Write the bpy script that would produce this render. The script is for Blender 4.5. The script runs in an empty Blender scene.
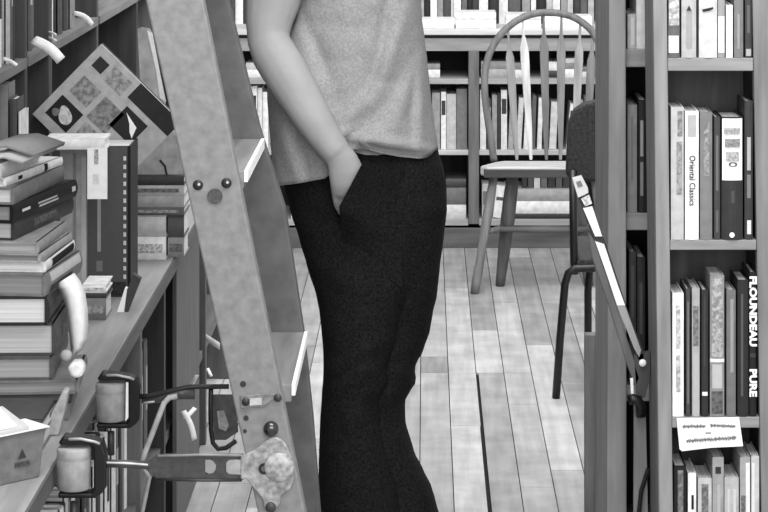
import bpy, bmesh, math, random
from mathutils import Vector, Matrix, noise
random.seed(7)
C = bpy.context.scene.collection
PI = math.pi
# ---------------------------------------------------------------- camera geometry (level camera with lens shift)
F, H, VX, VY = 2400.0, 1.615, 425.0, -170.0
def wx(px, d): return (px - VX) * d / F
def wz(py, d): return H - (py - VY) * d / F
def P(px, py, d): return Vector((wx(px, d), d, wz(py, d)))

# ---------------------------------------------------------------- materials
def lin(v):
    v = max(v, 0) / 255.0
    return v / 12.92 if v <= 0.04045 else ((v + 0.055) / 1.055) ** 2.4
_m = {}
def M(v, rough=0.6, kind='plain', amp=0.12, scale=40.0, metal=0.0, spec=0.3, tint=None):
    """grey procedural material; kind: plain / wood / cloth / pages / mottle / print"""
    key = (round(v), rough, kind, amp, scale, metal, spec)
    if key in _m: return _m[key]
    m = bpy.data.materials.new(f'{kind}_grey'); m.use_nodes = True
    nt = m.node_tree; N = nt.nodes; L = nt.links
    b = N['Principled BSDF']
    b.inputs['Roughness'].default_value = rough
    b.inputs['Metallic'].default_value = metal
    b.inputs['Specular IOR Level'].default_value = spec
    c = lin(v)
    tc = N.new('ShaderNodeTexCoord'); mp = N.new('ShaderNodeMapping')
    L.new(tc.outputs['Object'], mp.inputs['Vector'])
    nz = N.new('ShaderNodeTexNoise'); nz.inputs['Detail'].default_value = 4
    nz.inputs['Scale'].default_value = scale
    L.new(mp.outputs['Vector'], nz.inputs['Vector'])
    rp = N.new('ShaderNodeValToRGB')
    lo, hi = c * (1 - 2 * amp), min(1.0, c * (1 + 2 * amp))
    e0, e1 = 0.3, 0.7
    if kind == 'wood':      mp.inputs['Scale'].default_value = (1, 1, 0.12)
    if kind == 'woodx':     mp.inputs['Scale'].default_value = (0.12, 1, 1)
    if kind == 'woody':     mp.inputs['Scale'].default_value = (1, 0.08, 1)
    if kind == 'pages':
        mp.inputs['Scale'].default_value = (0.05, 0.05, 8)
    if kind == 'pagesv':
        mp.inputs['Scale'].default_value = (8, 0.05, 0.05)
    if kind == 'print':     e0, e1 = 0.40, 0.60; amp = min(amp, .2); lo, hi = c*(1-2*amp), min(1.0, c*(1+1.2*amp))
    rp.color_ramp.elements[0].position = e0; rp.color_ramp.elements[1].position = e1
    rp.color_ramp.elements[0].color = (lo, lo, lo, 1); rp.color_ramp.elements[1].color = (hi, hi, hi, 1)
    L.new(nz.outputs['Fac'], rp.inputs['Fac']); L.new(rp.outputs['Color'], b.inputs['Base Color'])
    if kind in ('cloth', 'mottle', 'wood', 'woodx', 'woody'):
        bp = N.new('ShaderNodeBump'); bp.inputs['Strength'].default_value = 0.25; bp.inputs['Distance'].default_value = 0.003
        L.new(nz.outputs['Fac'], bp.inputs['Height']); L.new(bp.outputs['Normal'], b.inputs['Normal'])
    _m[key] = m
    return m
def wood(v, k='wood', amp=0.13, scale=45): return M(v, 0.55, k, amp, scale)
def paper(v): return M(v, 0.8, 'plain', 0.03, 60)
def cover(v): return M(v, 0.5, 'plain', 0.08, 50)
def pages(v=215): return M(v, 0.85, 'pages', 0.10, 60)
def pagesv(v=215): return M(v, 0.85, 'pagesv', 0.10, 60)
BLACK = lambda v=22: M(v, 0.4, 'plain', 0.1, 60, spec=0.4)

# ---------------------------------------------------------------- mesh builder
class MB:
    def __init__(s): s.v = []; s.f = []; s.mi = []
    def add(s, vs, fs, mi=0):
        b = len(s.v); s.v += [Vector(p) for p in vs]; s.f += [tuple(b + i for i in f) for f in fs]; s.mi += [mi] * len(fs); return s
    def box(s, a, b, mi=0):
        x0, x1 = sorted((a[0], b[0])); y0, y1 = sorted((a[1], b[1])); z0, z1 = sorted((a[2], b[2]))
        vs = [(x0,y0,z0),(x1,y0,z0),(x1,y1,z0),(x0,y1,z0),(x0,y0,z1),(x1,y0,z1),(x1,y1,z1),(x0,y1,z1)]
        return s.add(vs, [(0,3,2,1),(4,5,6,7),(0,1,5,4),(1,2,6,5),(2,3,7,6),(3,0,4,7)], mi)
    def prism(s, poly, ext, mi=0):
        """extrude a planar polygon (3-D points) by vector ext"""
        n = len(poly); e = Vector(ext); vs = [Vector(p) for p in poly] + [Vector(p) + e for p in poly]
        fs = [tuple(range(n))[::-1], tuple(range(n, 2 * n))] + [(i, (i+1) % n, (i+1) % n + n, i + n) for i in range(n)]
        return s.add(vs, fs, mi)
    def rings(s, rings, cap=True, closed=True, mi=0):
        n = len(rings[0]); vs = [p for r in rings for p in r]; fs = []
        for k in range(len(rings) - 1):
            for i in range(n if closed else n - 1):
                j = (i + 1) % n
                fs.append((k*n+i, k*n+j, (k+1)*n+j, (k+1)*n+i))
        if cap and closed:
            fs += [tuple(range(n))[::-1], tuple(range((len(rings)-1)*n, len(rings)*n))]
        return s.add(vs, fs, mi)
    def tube(s, pts, r, n=10, mi=0, flat=1.0, up=(0,1,0)):
        """tube along points; r a number or list; flat scales along the 'up' direction"""
        pts = [Vector(p) for p in pts]; R = []
        u0 = Vector(up)
        for k, p in enumerate(pts):
            t = (pts[min(k+1, len(pts)-1)] - pts[max(k-1, 0)]).normalized()
            a = t.cross(u0)
            if a.length < 1e-4: a = t.cross(Vector((1,0,0)))
            a.normalize(); b = a.cross(t).normalized()
            rr = r[k] if isinstance(r, (list, tuple)) else r
            ra, rb = rr if isinstance(rr, tuple) else (rr, rr * flat)
            R.append([p + a * (ra * math.cos(2*PI*i/n)) + b * (rb * math.sin(2*PI*i/n)) for i in range(n)])
        return s.rings(R, mi=mi)
    def disc(s, c, r, h, axis=(0,-1,0), n=20, mi=0, dome=0.0):
        ax = Vector(axis).normalized(); a = ax.orthogonal().normalized(); b = ax.cross(a); c = Vector(c)
        R = []
        prof = [(1, 0), (1, h)] if not dome else [(1, 0), (1, h*.3), (.92, h*.6), (.7, h*.85), (.35, h*.97), (.05, h)]
        for k, hh in prof: R.append([c + ax*hh + (a*math.cos(2*PI*i/n) + b*math.sin(2*PI*i/n))*r*k for i in range(n)])
        return s.rings(R, mi=mi)
    def build(s, name, mats, parent=None, bevel=0, smooth=False, seg=2):
        me = bpy.data.meshes.new(name)
        off = parent_loc(parent)
        inv = parent.matrix_basis.inverted() if parent is not None and parent.get('_rot') else None
        me.from_pydata([(inv @ p if inv else p - off) for p in s.v], [], s.f)
        if not isinstance(mats, (list, tuple)): mats = [mats]
        for m in mats: me.materials.append(m)
        for p, i in zip(me.polygons, s.mi): p.material_index = i; p.use_smooth = smooth
        bm = bmesh.new(); bm.from_mesh(me); bmesh.ops.recalc_face_normals(bm, faces=bm.faces); bm.to_mesh(me); bm.free()
        o = bpy.data.objects.new(name, me); C.objects.link(o)
        if parent is not None: o.parent = parent
        if bevel:
            md = o.modifiers.new('edge', 'BEVEL'); md.width = bevel; md.segments = seg; md.limit_method = 'ANGLE'; md.angle_limit = 0.7
            md.use_clamp_overlap = True
        return o
def parent_loc(p):
    v = Vector((0,0,0))
    while p is not None: v += p.location; p = p.parent
    return v
def tag(o, label, cat, group=None):
    o['label'] = label; o['category'] = cat
    if group: o['group'] = group
    return o
def thing(name, label, cat, loc=(0,0,0), group=None):
    o = bpy.data.objects.new(name, None); C.objects.link(o); o.location = loc; o.empty_display_size = 0.05
    return tag(o, label, cat, group)
def struct(o): o['kind'] = 'structure'; return o

def text_mesh(body, size, origin, right, up, name, mat, parent, bold=0.0, xs=1.0):
    cu = bpy.data.curves.new('lettering', 'FONT'); cu.body = body; cu.size = size; cu.offset = bold; cu.resolution_u = 3
    cu.align_x = 'CENTER'; cu.align_y = 'CENTER'
    t = bpy.data.objects.new('lettering', cu); C.objects.link(t); bpy.context.view_layer.update()
    dg = bpy.context.evaluated_depsgraph_get()
    me = bpy.data.meshes.new_from_object(t.evaluated_get(dg))
    vs = [v.co.copy() for v in me.vertices]; fs = [tuple(p.vertices) for p in me.polygons]
    bpy.data.objects.remove(t); bpy.data.curves.remove(cu); bpy.data.meshes.remove(me)
    r, u, o = Vector(right), Vector(up), Vector(origin)
    mb = MB(); mb.add([o + r * v.x * xs + u * v.y for v in vs], fs)
    return mb.build(name, mat, parent)

# ================================================================= SETTING
def build_floor():
    mb = MB(); rnd = random.Random(3)
    x0 = -0.013 - 0.0825 * 15
    for k in range(36):
        xa, xb = x0 + k*0.0825, x0 + (k+1)*0.0825
        ga = gb = 0.0012
        kk = k - 15
        ends = [2.2]
        d = 2.2 + rnd.uniform(0.3, 1.2)
        if kk in (2, 3): fixed = [5.2, 7.14, 7.75] if kk == 2 else [5.9, 6.75, 7.14, 8.2]
        elif kk == 0: fixed = [7.14, 7.36]
        else: fixed = None
        if fixed: ends += fixed
        else:
            while d < 9.6: ends.append(d); d += rnd.uniform(0.8, 2.0)
        ends.append(9.8)
        for a, b in zip(ends, ends[1:]):
            la, lb = xa + ga, xb - gb
            if kk == 2 and b <= 7.15: la += 0.006
            if kk == 1 and b <= 7.15: lb -= 0.002
            mb.box((la, a + .001, -0.02), (lb, b - .001, 0.0), 2 if fixed and kk == 0 and a > 7.1 and b < 7.4 else 0)
    n0 = 0
    mb.box((x0, 2.2, -0.03), (x0 + 36*0.0825, 9.8, -0.006), 1)
    m = bpy.data.materials.new('floor_planks'); m.use_nodes = True
    N = m.node_tree.nodes; L = m.node_tree.links; b = N['Principled BSDF']; b.inputs['Roughness'].default_value = 0.5
    b.inputs['Specular IOR Level'].default_value = 0.25
    g = N.new('ShaderNodeNewGeometry'); rp = N.new('ShaderNodeMapRange')
    rp.inputs['To Min'].default_value = lin(150); rp.inputs['To Max'].default_value = lin(190)
    L.new(g.outputs['Random Per Island'], rp.inputs['Value'])
    tc = N.new('ShaderNodeTexCoord'); mp = N.new('ShaderNodeMapping'); mp.inputs['Scale'].default_value = (40, 3, 1)
    nz = N.new('ShaderNodeTexNoise'); nz.inputs['Scale'].default_value = 1.0; nz.inputs['Detail'].default_value = 5
    L.new(tc.outputs['Object'], mp.inputs['Vector']); L.new(mp.outputs['Vector'], nz.inputs['Vector'])
    nz2 = N.new('ShaderNodeTexNoise'); nz2.inputs['Scale'].default_value = 9.0; nz2.inputs['Detail'].default_value = 6
    L.new(tc.outputs['Object'], nz2.inputs['Vector'])
    r2 = N.new('ShaderNodeMapRange'); r2.inputs['From Min'].default_value = .25; r2.inputs['From Max'].default_value = .75
    r2.inputs['To Min'].default_value = .78; r2.inputs['To Max'].default_value = 1.18
    L.new(nz.outputs['Fac'], r2.inputs['Value'])
    r3 = N.new('ShaderNodeMapRange'); r3.inputs['From Min'].default_value = .3; r3.inputs['From Max'].default_value = .7
    r3.inputs['To Min'].default_value = .8; r3.inputs['To Max'].default_value = 1.15
    L.new(nz2.outputs['Fac'], r3.inputs['Value'])
    mu = N.new('ShaderNodeMath'); mu.operation = 'MULTIPLY'; L.new(rp.outputs['Result'], mu.inputs[0]); L.new(r2.outputs['Result'], mu.inputs[1])
    mu2 = N.new('ShaderNodeMath'); mu2.operation = 'MULTIPLY'; L.new(mu.outputs[0], mu2.inputs[0]); L.new(r3.outputs['Result'], mu2.inputs[1])
    L.new(mu2.outputs[0], b.inputs['Base Color'])
    o = mb.build('floor', [m, M(18, 0.9), wood(140, 'woody')]); struct(o)
build_floor()
struct(MB().box((-1.25, 9.76, 0), (1.75, 9.85, 3.2)).build('wall_back', M(120, .8)))
struct(MB().box((-1.25, 2.3, 0), (-1.13, 9.76, 3.2)).build('wall_left', M(110, .8)))

# ================================================================= BOOKS
def book_geo(W, Lh, T, mp, c=0.0022, inset=0.004, arc=True):
    """cover and page block in book coords (a depth from spine, l length, t thickness) mapped to the world by mp"""
    cv = MB()
    def bx(mb, a0, a1, l0, l1, t0, t1):
        vs = [mp(a, l, t) for t in (t0, t1) for l in (l0, l1) for a in (a0, a1)]
        mb.add(vs, [(0,1,3,2),(4,6,7,5),(0,4,5,1),(1,5,7,3),(3,7,6,2),(2,6,4,0)])
    c = min(c, T * .2)
    bx(cv, 0.001, W, 0, Lh, 0, c); bx(cv, 0.001, W, 0, Lh, T - c, T)
    # rounded spine
    n = 7; b = min(0.12 * T, 0.005) if arc else 0.0006
    R = []
    for l in (0, Lh):
        out = [mp(-b * math.sin(PI * i / (n-1)), l, T * i / (n-1)) for i in range(n)]
        inn = [mp(0.004, l, T * (n-1-i) / (n-1)) for i in range(n)]
        R.append(out + inn)
    cv.rings(R)
    pg = MB(); bx(pg, 0.003, W - inset, inset, Lh - inset*.8, c, T - c)
    return cv, pg, b
def map_lying(o, rz):
    cs, sn = math.cos(rz), math.sin(rz)
    def f(a, l, t):     # spine faces +X (turned by rz), length along +Y
        x, y = -a, l
        return Vector((o[0] + x*cs - y*sn, o[1] + x*sn + y*cs, o[2] + t))
    return f
def map_front(o, lean=0.0, yaw=0.0):
    """standing, spine facing the camera (-Y); thickness along +X; lean turns about Y, yaw about Z"""
    cl, sl = math.cos(lean), math.sin(lean); cy, sy = math.cos(yaw), math.sin(yaw)
    def f(a, l, t):
        x, z = t*cl + l*sl, -t*sl + l*cl
        y = a
        return Vector((o[0] + x*cy - y*sy, o[1] + x*sy + y*cy, o[2] + z))
    return f
def map_side(o, lean=0.0):
    """standing, spine facing +X (the aisle); thickness along +Y"""
    cl, sl = math.cos(lean), math.sin(lean)
    def f(a, l, t): return Vector((o[0] - a, o[1] + t*cl + l*sl, o[2] - t*sl + l*cl))
    return f

def book(mp, W, Lh, T, v, label, pv=215, group=None, decor=(), words=(), cat='book', name='book', pm=None, c=0.0022, arc=True):
    root = thing(name, label, cat, mp(0, 0, T/2), group)
    cv, pg, b = book_geo(W, Lh, T, mp, c=c, arc=arc)
    cv.build('cover', cover(v), root)
    pg.build('page_block', pm or pages(pv), root)
    def patch(l0, l1, t0, t1, e):
        mb = MB(); n = 6; vs = []
        for i in range(n + 1):
            t = t0 + (t1 - t0) * i / n
            h = b * math.sin(PI * t) + e
            vs += [mp(-h, l0 * Lh, t * T), mp(-h, l1 * Lh, t * T)]
        mb.add(vs, [(2*i, 2*i+2, 2*i+3, 2*i+1) for i in range(n)]); return mb
    for dcr in decor:       # (l0, l1, t0, t1, grey[, kind])
        l0, l1, t0, t1, g = dcr[:5]
        k = dcr[5] if len(dcr) > 5 else 'plain'
        mat = paper(g) if k == 'plain' else M(g, .7, 'print', 0.2, 170)
        patch(l0, l1, t0, t1, 0.0005 if len(dcr) < 7 else 0.0009).build('spine_label' if l1 - l0 > .06 else 'spine_band', mat, root)
    for body, lc, tc, size, g, bold, xs in words:   # lettering reads downwards along the spine
        o = mp(-(b + 0.0012), lc * Lh, tc * T)
        right = (mp(0, 0, 0) - mp(0, 1, 0)); up = (mp(0, 0, 1) - mp(0, 0, 0))
        text_mesh(body, size, o, right, up, 'spine_lettering', paper(g), root, bold, xs)
    return root

def small_book(mp, W, Lh, T, v, label, group, pv=205, cat='book', pagemat=None, band=None):
    """a far book, too small to show its parts: cover and pages in one mesh"""
    cv, pg, b = book_geo(W, Lh, T, mp, c=0.002)
    n = len(cv.v)
    cv.add(pg.v, pg.f, 1)
    mats = [cover(v), pagemat or pages(pv)]
    if band:
        l0, l1, g = band
        vs = [mp(-b - .0006, l0*Lh, .12*T), mp(-b - .0006, l0*Lh, .88*T), mp(-b - .0006, l1*Lh, .88*T), mp(-b - .0006, l1*Lh, .12*T)]
        cv.add(vs, [(0,1,2,3)], 2); mats.append(paper(g))
    o = cv.build('book', mats)
    return tag(o, label, cat, group)

ORD = ['first','second','third','fourth','fifth','sixth','seventh','eighth','ninth','tenth','eleventh','twelfth','thirteenth','fourteenth','fifteenth','sixteenth','seventeenth','eighteenth','nineteenth','twentieth','twenty-first','twenty-second','twenty-third','twenty-fourth','twenty-fifth','twenty-sixth','twenty-seventh','twenty-eighth','twenty-ninth','thirtieth','thirty-first','thirty-second','thirty-third','thirty-fourth']
def shade(v):
    return 'black' if v < 42 else 'dark grey' if v < 85 else 'mid-grey' if v < 135 else 'light grey' if v < 195 else 'white'

# ================================================================= SIGN BOOKCASE (close by, on the aisle's right)
D1 = 4.14; S1 = F / D1
zr = [wz(58, D1), wz(240, D1), wz(417, D1), wz(594, D1)]      # shelf tops
def leanx(px, z):       # slight outward lean of the uprights
    y = (H - z) * S1 + VY
    return wx(px + (9.0 if px > 740 else 6.0) * y / 512, D1)
bc = thing('bookcase', 'narrow wooden bookcase with a white sign on its shelf edge', 'bookcase', (wx(710, D1), D1, 0))
W1 = wood(128)
def upright(pxa, pxb, name, mat, dback, top=2.25):
    mb = MB()
    mb.prism([(leanx(pxa, 0), D1, 0), (leanx(pxb, 0), D1, 0), (leanx(pxb, top), D1, top), (leanx(pxa, top), D1, top)], (0, dback, 0))
    return mb.build(name, mat, bc, bevel=.002)
upright(653, 667, 'face_stile', wood(138), .022)
upright(752.5, 790, 'face_stile', wood(125), .022)
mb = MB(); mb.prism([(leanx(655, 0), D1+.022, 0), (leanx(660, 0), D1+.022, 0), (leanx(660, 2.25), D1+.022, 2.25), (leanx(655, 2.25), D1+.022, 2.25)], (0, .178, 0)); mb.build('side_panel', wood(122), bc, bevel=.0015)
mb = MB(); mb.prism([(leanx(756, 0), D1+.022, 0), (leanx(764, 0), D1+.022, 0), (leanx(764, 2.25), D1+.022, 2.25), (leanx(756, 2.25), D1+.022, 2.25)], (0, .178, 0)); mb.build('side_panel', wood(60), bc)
mb = MB(); mb.box((leanx(660, 1.2), D1+.19, 0.02), (leanx(763, 1.2), D1+.2, 2.25)); mb.build('back_panel', wood(88, amp=.25, scale=30), bc)
for z, th in ((1.53, .024), (zr[0], .0225), (zr[1], .0175), (zr[2], .019), (zr[3], .02), (.06, .06)):
    xa = leanx(667.3, z); xb = leanx(752.3, z)
    MB().box((xa, D1+.001, z-th), (xb, D1+.19, z)).build('shelf', wood(140, 'woodx'), bc, bevel=.0015)
def rbook(row, x0, x1, ytop, v, label, depth=.10, back=.003, **k):
    d = D1 + back; z = zr[row] + .0004; s = F / d
    T = (x1 - x0) / s - .0006; Lh = (wz(ytop, d) - z)
    xo = leanx(x0 - 6.0*((H-z)*S1+VY)/512, z) if False else wx(x0, d)
    return book(map_front((xo, d, z), lean=-0.0), depth, Lh, T, v, label, group='books in the bookcase with the white sign', pm=pagesv(205), **k)
# top row (tops beyond the frame)
rbook(0, 668.3, 680, -40, 96, 'spotted dark and white book at the end of the sign bookcase\'s top row', decor=[(.33,.66,.06,.94,190,'print'),(.05,.225,.04,.9,245),(.7,.95,.06,.94,180,'print')])
rbook(0, 681.5, 696.5, -38, 178, 'light grey book with a small dark triangle on its spine', decor=[(.1,.5,.3,.7,158)])
def tri(bookroot, px, py, r, d):
    MB().add([P(px-r, py+r, d), P(px+r, py+r, d), P(px, py-r, d)], [(0,1,2)]).build('spine_emblem', paper(50), bookroot)
tri(bpy.data.objects['book.001'], 689, 8, 2.6, D1 - .0032)
rbook(0, 699, 717.5, -30, 205, 'wide pale book with a dark slanting title high on its spine')
_b = bpy.data.objects['book.002']
MB().prism([P(702, 9.5, D1-.0028), P(713, 7, D1-.0028), P(713.5, 9, D1-.0028), P(709, 11, D1-.0028), P(703, 12, D1-.0028)], (0, -.0004, 0)).build('spine_lettering', paper(45), _b)
rbook(0, 718, 725, -25, 150, 'slim light grey book with a white strip low on its spine', decor=[(.06,.5,.05,.95,238)])
rbook(0, 726, 733, 5, 242, 'slim bright white book on the top row beside the grey books')
rbook(0, 734, 743.5, -30, 118, 'mid-grey book with a faint pale title on the top row', decor=[(.1,.5,.35,.6,150)])
rbook(0, 745, 752, -30, 58, 'thin dark book with a white spot at its foot on the top row', decor=[(.02,.1,.15,.9,170),(.28,.6,.3,.7,95)])
# second row
rbook(1, 671, 684, 107, 186, 'light grey book with faint lettering at the end of the second row', decor=[(.78,.97,.5,.9,140,'print'),(.34,.74,.42,.85,150,'print')])
rbook(1, 685, 699, 111, 238, 'white book with a dark downward title between two grey books', decor=[(.80,.97,.2,.8,175)], words=[('Oriental Classics', .46, .5, .0145, 55, .0002, .88)])
rbook(1, 700, 712.5, 112, 122, 'plain mid-grey book beside the white book with the dark title', decor=[(.5,.93,.3,.75,145,'print')])
rbook(1, 714, 720.5, 117, 62, 'thin dark book in the second row, pale streaks on its spine', decor=[(.4,.85,.3,.7,105),(.06,.24,.3,.7,95)])
rbook(1, 721.5, 743, 117, 46, 'thick book with a white upper spine and black lower half', decor=[(.485,.99,.03,.97,240),(.3,.4,.45,.6,75,'plain')], words=[('O', .615, .5, .02, 40, .0004, .5)])
_b = bpy.data.objects['book.011']
MB().add([P(724, 128, D1-.0042), P(740, 128, D1-.0042), P(740, 134, D1-.0042), P(724, 134, D1-.0042)], [(0,1,2,3)]).build('spine_lettering', M(165, .7, 'print', .3, 300), _b)
MB().add([P(725, 139, D1-.0042), P(740, 139, D1-.0042), P(740, 147, D1-.0042), P(725, 147, D1-.0042)], [(0,1,2,3)]).build('spine_lettering', M(140, .7, 'print', .4, 300), _b)
MB().add([P(726, 152, D1-.0042), P(739, 152, D1-.0042), P(739, 161, D1-.0042), P(726, 161, D1-.0042)], [(0,1,2,3)]).build('spine_lettering', M(170, .7, 'print', .3, 300), _b)
MB().disc(P(732, 235, D1-.004), .0045, .0006).build('spine_emblem', paper(245), _b)
rbook(1, 744.5, 753, 101, 52, 'dark book at the row\'s end with a pale strip on its spine', decor=[(.5,.74,.3,.75,170),(.3,.47,.3,.75,120),(.04,.14,.3,.8,215)])
# third row
rbook(2, 672.5, 684, 293, 240, 'white book standing above the edge of the white sign', decor=[(.55,.9,.3,.7,195,'print'),(.2,.5,.3,.7,190,'print')])
rbook(2, 686, 690.5, 289, 66, 'very thin dark grey book beside the white book', decor=[(.1,.9,.3,.7,110)])
rbook(2, 692, 700, 288, 165, 'slim pale book with a row of grey letters on its upper half', decor=[(.55,.86,.15,.85,120,'print'),(.0,.5,.1,.9,178)])
rbook(2, 701.5, 708.5, 290, 44, 'thin black book with a small white band near its foot', decor=[(.165,.195,.1,.9,235),(.4,.95,.3,.6,62)])
rbook(2, 710, 724.5, 275, 140, 'tall grey book with blotchy lettering, tallest in the third row', decor=[(.42,.98,.12,.9,165,'print'),(.385,.41,.0,1.,225),(.2,.37,.15,.85,185),(.02,.18,.1,.9,95,'print')])
rbook(2, 726.5, 736, 290, 112, 'mid-grey book next to the tallest in the third row', decor=[(.35,.93,.4,.75,150)])
rbook(2, 737.5, 748.8, 280, 40, 'black book with a faint grey streak and white page tops', decor=[(.15,.9,.3,.5,85)])
rbook(2, 749.4, 756.6, 272, 24, 'black book with large white capitals reading down its spine', decor=[(.41,.44,.1,.9,60)], words=[('FLOUNDEAU', .73, .47, .0165, 250, .0008, 1.25), ('PURE', .235, .47, .0165, 250, .0008, 1.25)])
# bottom row
rbook(3, 674, 686.5, 466, 26, 'black book with grey marks, first in the bottom row', decor=[(.62,.97,.3,.75,120,'print')])
rbook(3, 688, 696.5, 473, 240, 'slim white book with black dashes in the bottom row', decor=[(.7,.82,.4,.7,30),(.52,.62,.4,.7,30)])
rbook(3, 698, 712, 478, 192, 'pale book with a dark vertical title in the bottom row', decor=[(.6,.95,.25,.75,120,'print')])
rbook(3, 712.5, 724, 457, 158, 'tall grey book with a dark spot at its spine top', decor=[(.88,.93,.25,.75,50),(.05,.8,.4,.7,178)])
rbook(3, 724.5, 739, 477, 182, 'wide pale book with soft vertical stripes, bottom row', decor=[(.05,.9,.2,.35,205),(.05,.9,.6,.8,205)])
rbook(3, 740, 750.5, 457, 165, 'pale grey book with dark lettering low on its spine', decor=[(.0,.96,.55,.97,232),(.55,.72,.1,.9,110,'print')])
rbook(3, 751.2, 759.5, 456, 196, 'pale book at the bottom row\'s end against the upright', decor=[(.05,.95,.1,.4,225)])
# sign card hanging on the third shelf edge
sg = thing('shelf_sign', 'white card sign with two lines of grey handwriting on the shelf edge', 'sign', P(710, 450, D1-.004))
mb = MB(); mb.prism([P(676.5, 418, D1-.004), P(739, 417, D1-.004), P(743, 446, D1-.004), P(712, 447.5, D1-.004), P(682, 451, D1-.004), P(679.5, 449, D1-.004)], (0, -.0012, 0)); mb.build('card', paper(250), sg)
def squiggle(px0, px1, py, amp, drop, seed, r):
    rr = random.Random(seed); pts = []; n = int((px1 - px0) / 0.8)
    for i in range(n + 1):
        x = px0 + (px1 - px0) * i / n
        y = py + drop * i / n + amp * (1 if i % 2 else -1) * rr.uniform(.3, 1)
        pts.append(P(x, y, D1 - .0058))
    return MB().tube(pts, r, 6, flat=.3)
squiggle(683, 705, 426.5, 1.5, -.3, 1, .002).build('handwriting', paper(118), sg)
squiggle(711, 735, 425.5, 1.4, .8, 2, .002).build('handwriting', paper(118), sg)
squiggle(705.5, 711, 433, .6, -.1, 4, .0014).build('handwriting', paper(150), sg)
squiggle(687, 735.5, 441, 1.7, -3.2, 3, .0022).build('handwriting', paper(118), sg)

# ================================================================= BOOKCASE BEHIND (seen through the gap beside it)
D2 = 4.45; S2 = F / D2
b2 = thing('bookcase', 'second wooden bookcase standing just behind the one with the sign', 'bookcase', (wx(640, D2), D2, 0))
W2 = wood(112)
xl = wx(609, D2)
mb = MB(); mb.prism([(xl-.006, D2, 0), (wx(627, D2), D2, 0), (wx(625, D2), D2, 2.25), (xl+.004, D2, 2.25)], (0, .022, 0)); mb.build('face_stile', wood(140), b2, bevel=.003)
MB().box((xl, D2+.022, 0), (xl+.02, D2+.36, 2.25)).build('side_panel', wood(150), b2, bevel=.002)
MB().box((xl+.02, D2+.34, .02), (.52, D2+.35, 2.25)).build('back_panel', wood(30), b2)
MB().box((.5, D2+.0, 0), (.52, D2+.34, 2.25)).build('side_panel', wood(100), b2)
z2 = [wz(50, D2), wz(215, D2), wz(388, D2), wz(555, D2)]
for z, th in ((1.56, .03), (z2[0], .034), (z2[1], .032), (z2[2], .03), (z2[3], .03)):
    MB().box((xl+.0206, D2+.0225, z-th), (.4995, D2+.34, z)).build('shelf', wood(140, 'woodx'), b2, bevel=.0015)
def gbook(row, x0, x1, ytop, v, label, **k):
    d = D2 + .026; z = z2[row]+.0004; T = (x1-x0)*d/F; Lh = wz(ytop, d) - z
    return book(map_front((wx(x0, d), d, z)), .15, Lh, T, v, label, group='books in the gap between the bookcases', pm=pagesv(190), **k)
gbook(0, 627.5, 635.7, 14, 178, 'pale book with a short spine high in the gap between the bookcases', decor=[(.1,.9,.4,.8,200)])
gbook(0, 636.3, 645, -30, 205, 'tall white book high in the gap beside the short pale one')
gbook(1, 627.5, 637, 105, 128, 'mid-grey book midway down the gap between the bookcases', decor=[(.3,.9,.35,.6,110)])
gbook(1, 638.5, 647, 100, 26, 'black book with pale upright labels midway down the gap', decor=[(.5,.82,.2,.55,140),(.15,.45,.2,.55,120)])
gbook(2, 629, 636, 252, 55, 'dark grey book deep in shadow low in the gap', decor=[(.5,.9,.3,.7,75)])
gbook(2, 637, 645, 257, 40, 'black book with a faint label low in the gap', decor=[(.4,.8,.3,.7,72)])

# post board at the back corner, standing beside that bookcase
o = MB().box((wx(585, 4.83), 4.83, 0), (wx(609, 4.83), 4.86, wz(335, 4.83))).build('upright_board', wood(118), None, bevel=.002)
tag(o, 'short upright wooden board standing on the floor behind the plain post', 'board')

# ================================================================= FOLDED STAND leaning between the bookcases
fs = thing('folding_stand', 'folded wooden stand with lit upper edge painted white, leaning on the post', 'stand', (wx(640, 4.3), 4.3, 0))
d = 4.3
A = lambda x, y: P(x, y, d)
mb = MB(); mb.prism([A(579,199), A(587.5,196), A(606,244), A(627,308), A(644,352), A(644,360), A(638,360), A(620,312), A(600,258)], (0,.018,0)); mb.build('upper_rail', wood(52), fs, bevel=.001)
mb = MB(); mb.prism([A(583,208), A(592,206), A(602,236), A(595,236)], (0,-.004,0)); mb.build('white_edge', paper(250), fs)  # light along the rail's top edge, painted as white strips
mb = MB(); mb.prism([A(595,241), A(604,244), A(618,286), A(625,305), A(617,305), A(606,272)], (0,-.004,0)); mb.build('white_edge', paper(250), fs)
mb = MB(); mb.prism([A(617,305.3), A(625,305.3), A(641,350), A(639,357), A(634,348)], (0,-.003,0)); mb.build('dim_lit_edge', paper(160), fs)  # the lit edge dimming towards its lower end, painted grey
mb = MB(); mb.prism([A(572.5,179), A(582,176.5), A(588,188), A(588.5,193), A(578,198)], (0,.02,0)); mb.build('end_block', paper(205), fs, bevel=.001)
mb = MB(); mb.prism([A(576,182), A(580.5,180.5), A(583,186), A(578,187.5)], (0,-.001,0)); mb.build('slot', paper(120), fs)
mb = MB(); mb.prism([A(581,198.5), A(589,194.5), A(592,203), A(585,206)], (0,-.006,0)); mb.build('hinge_plate', M(200, .4, 'mottle', .25, 160), fs)
mb = MB(); mb.prism([A(588,232), A(595,240), A(612,292), A(640,378), A(636,388), A(628,368), A(608,304), A(592,258)], (0,.014,0)); mb.build('lower_rail', wood(98), fs, bevel=.002)
mb = MB(); mb.disc(A(642.5,362.5)+Vector((0,-.003,0)), .0068, .005, dome=1); mb.build('pivot_bolt', M(250, .25, metal=0, spec=.6), fs, smooth=True)
mb = MB(); mb.prism([A(634,356), A(650,352), A(650,378), A(645,398), A(637,398)], (0,.016,0)); mb.build('foot_block', wood(70), fs)
mb = MB(); mb.prism([A(630,378), A(633,378), A(633.5,396), A(631,396)], (0,-.004,0)); mb.build('white_edge', paper(245), fs)
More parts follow.
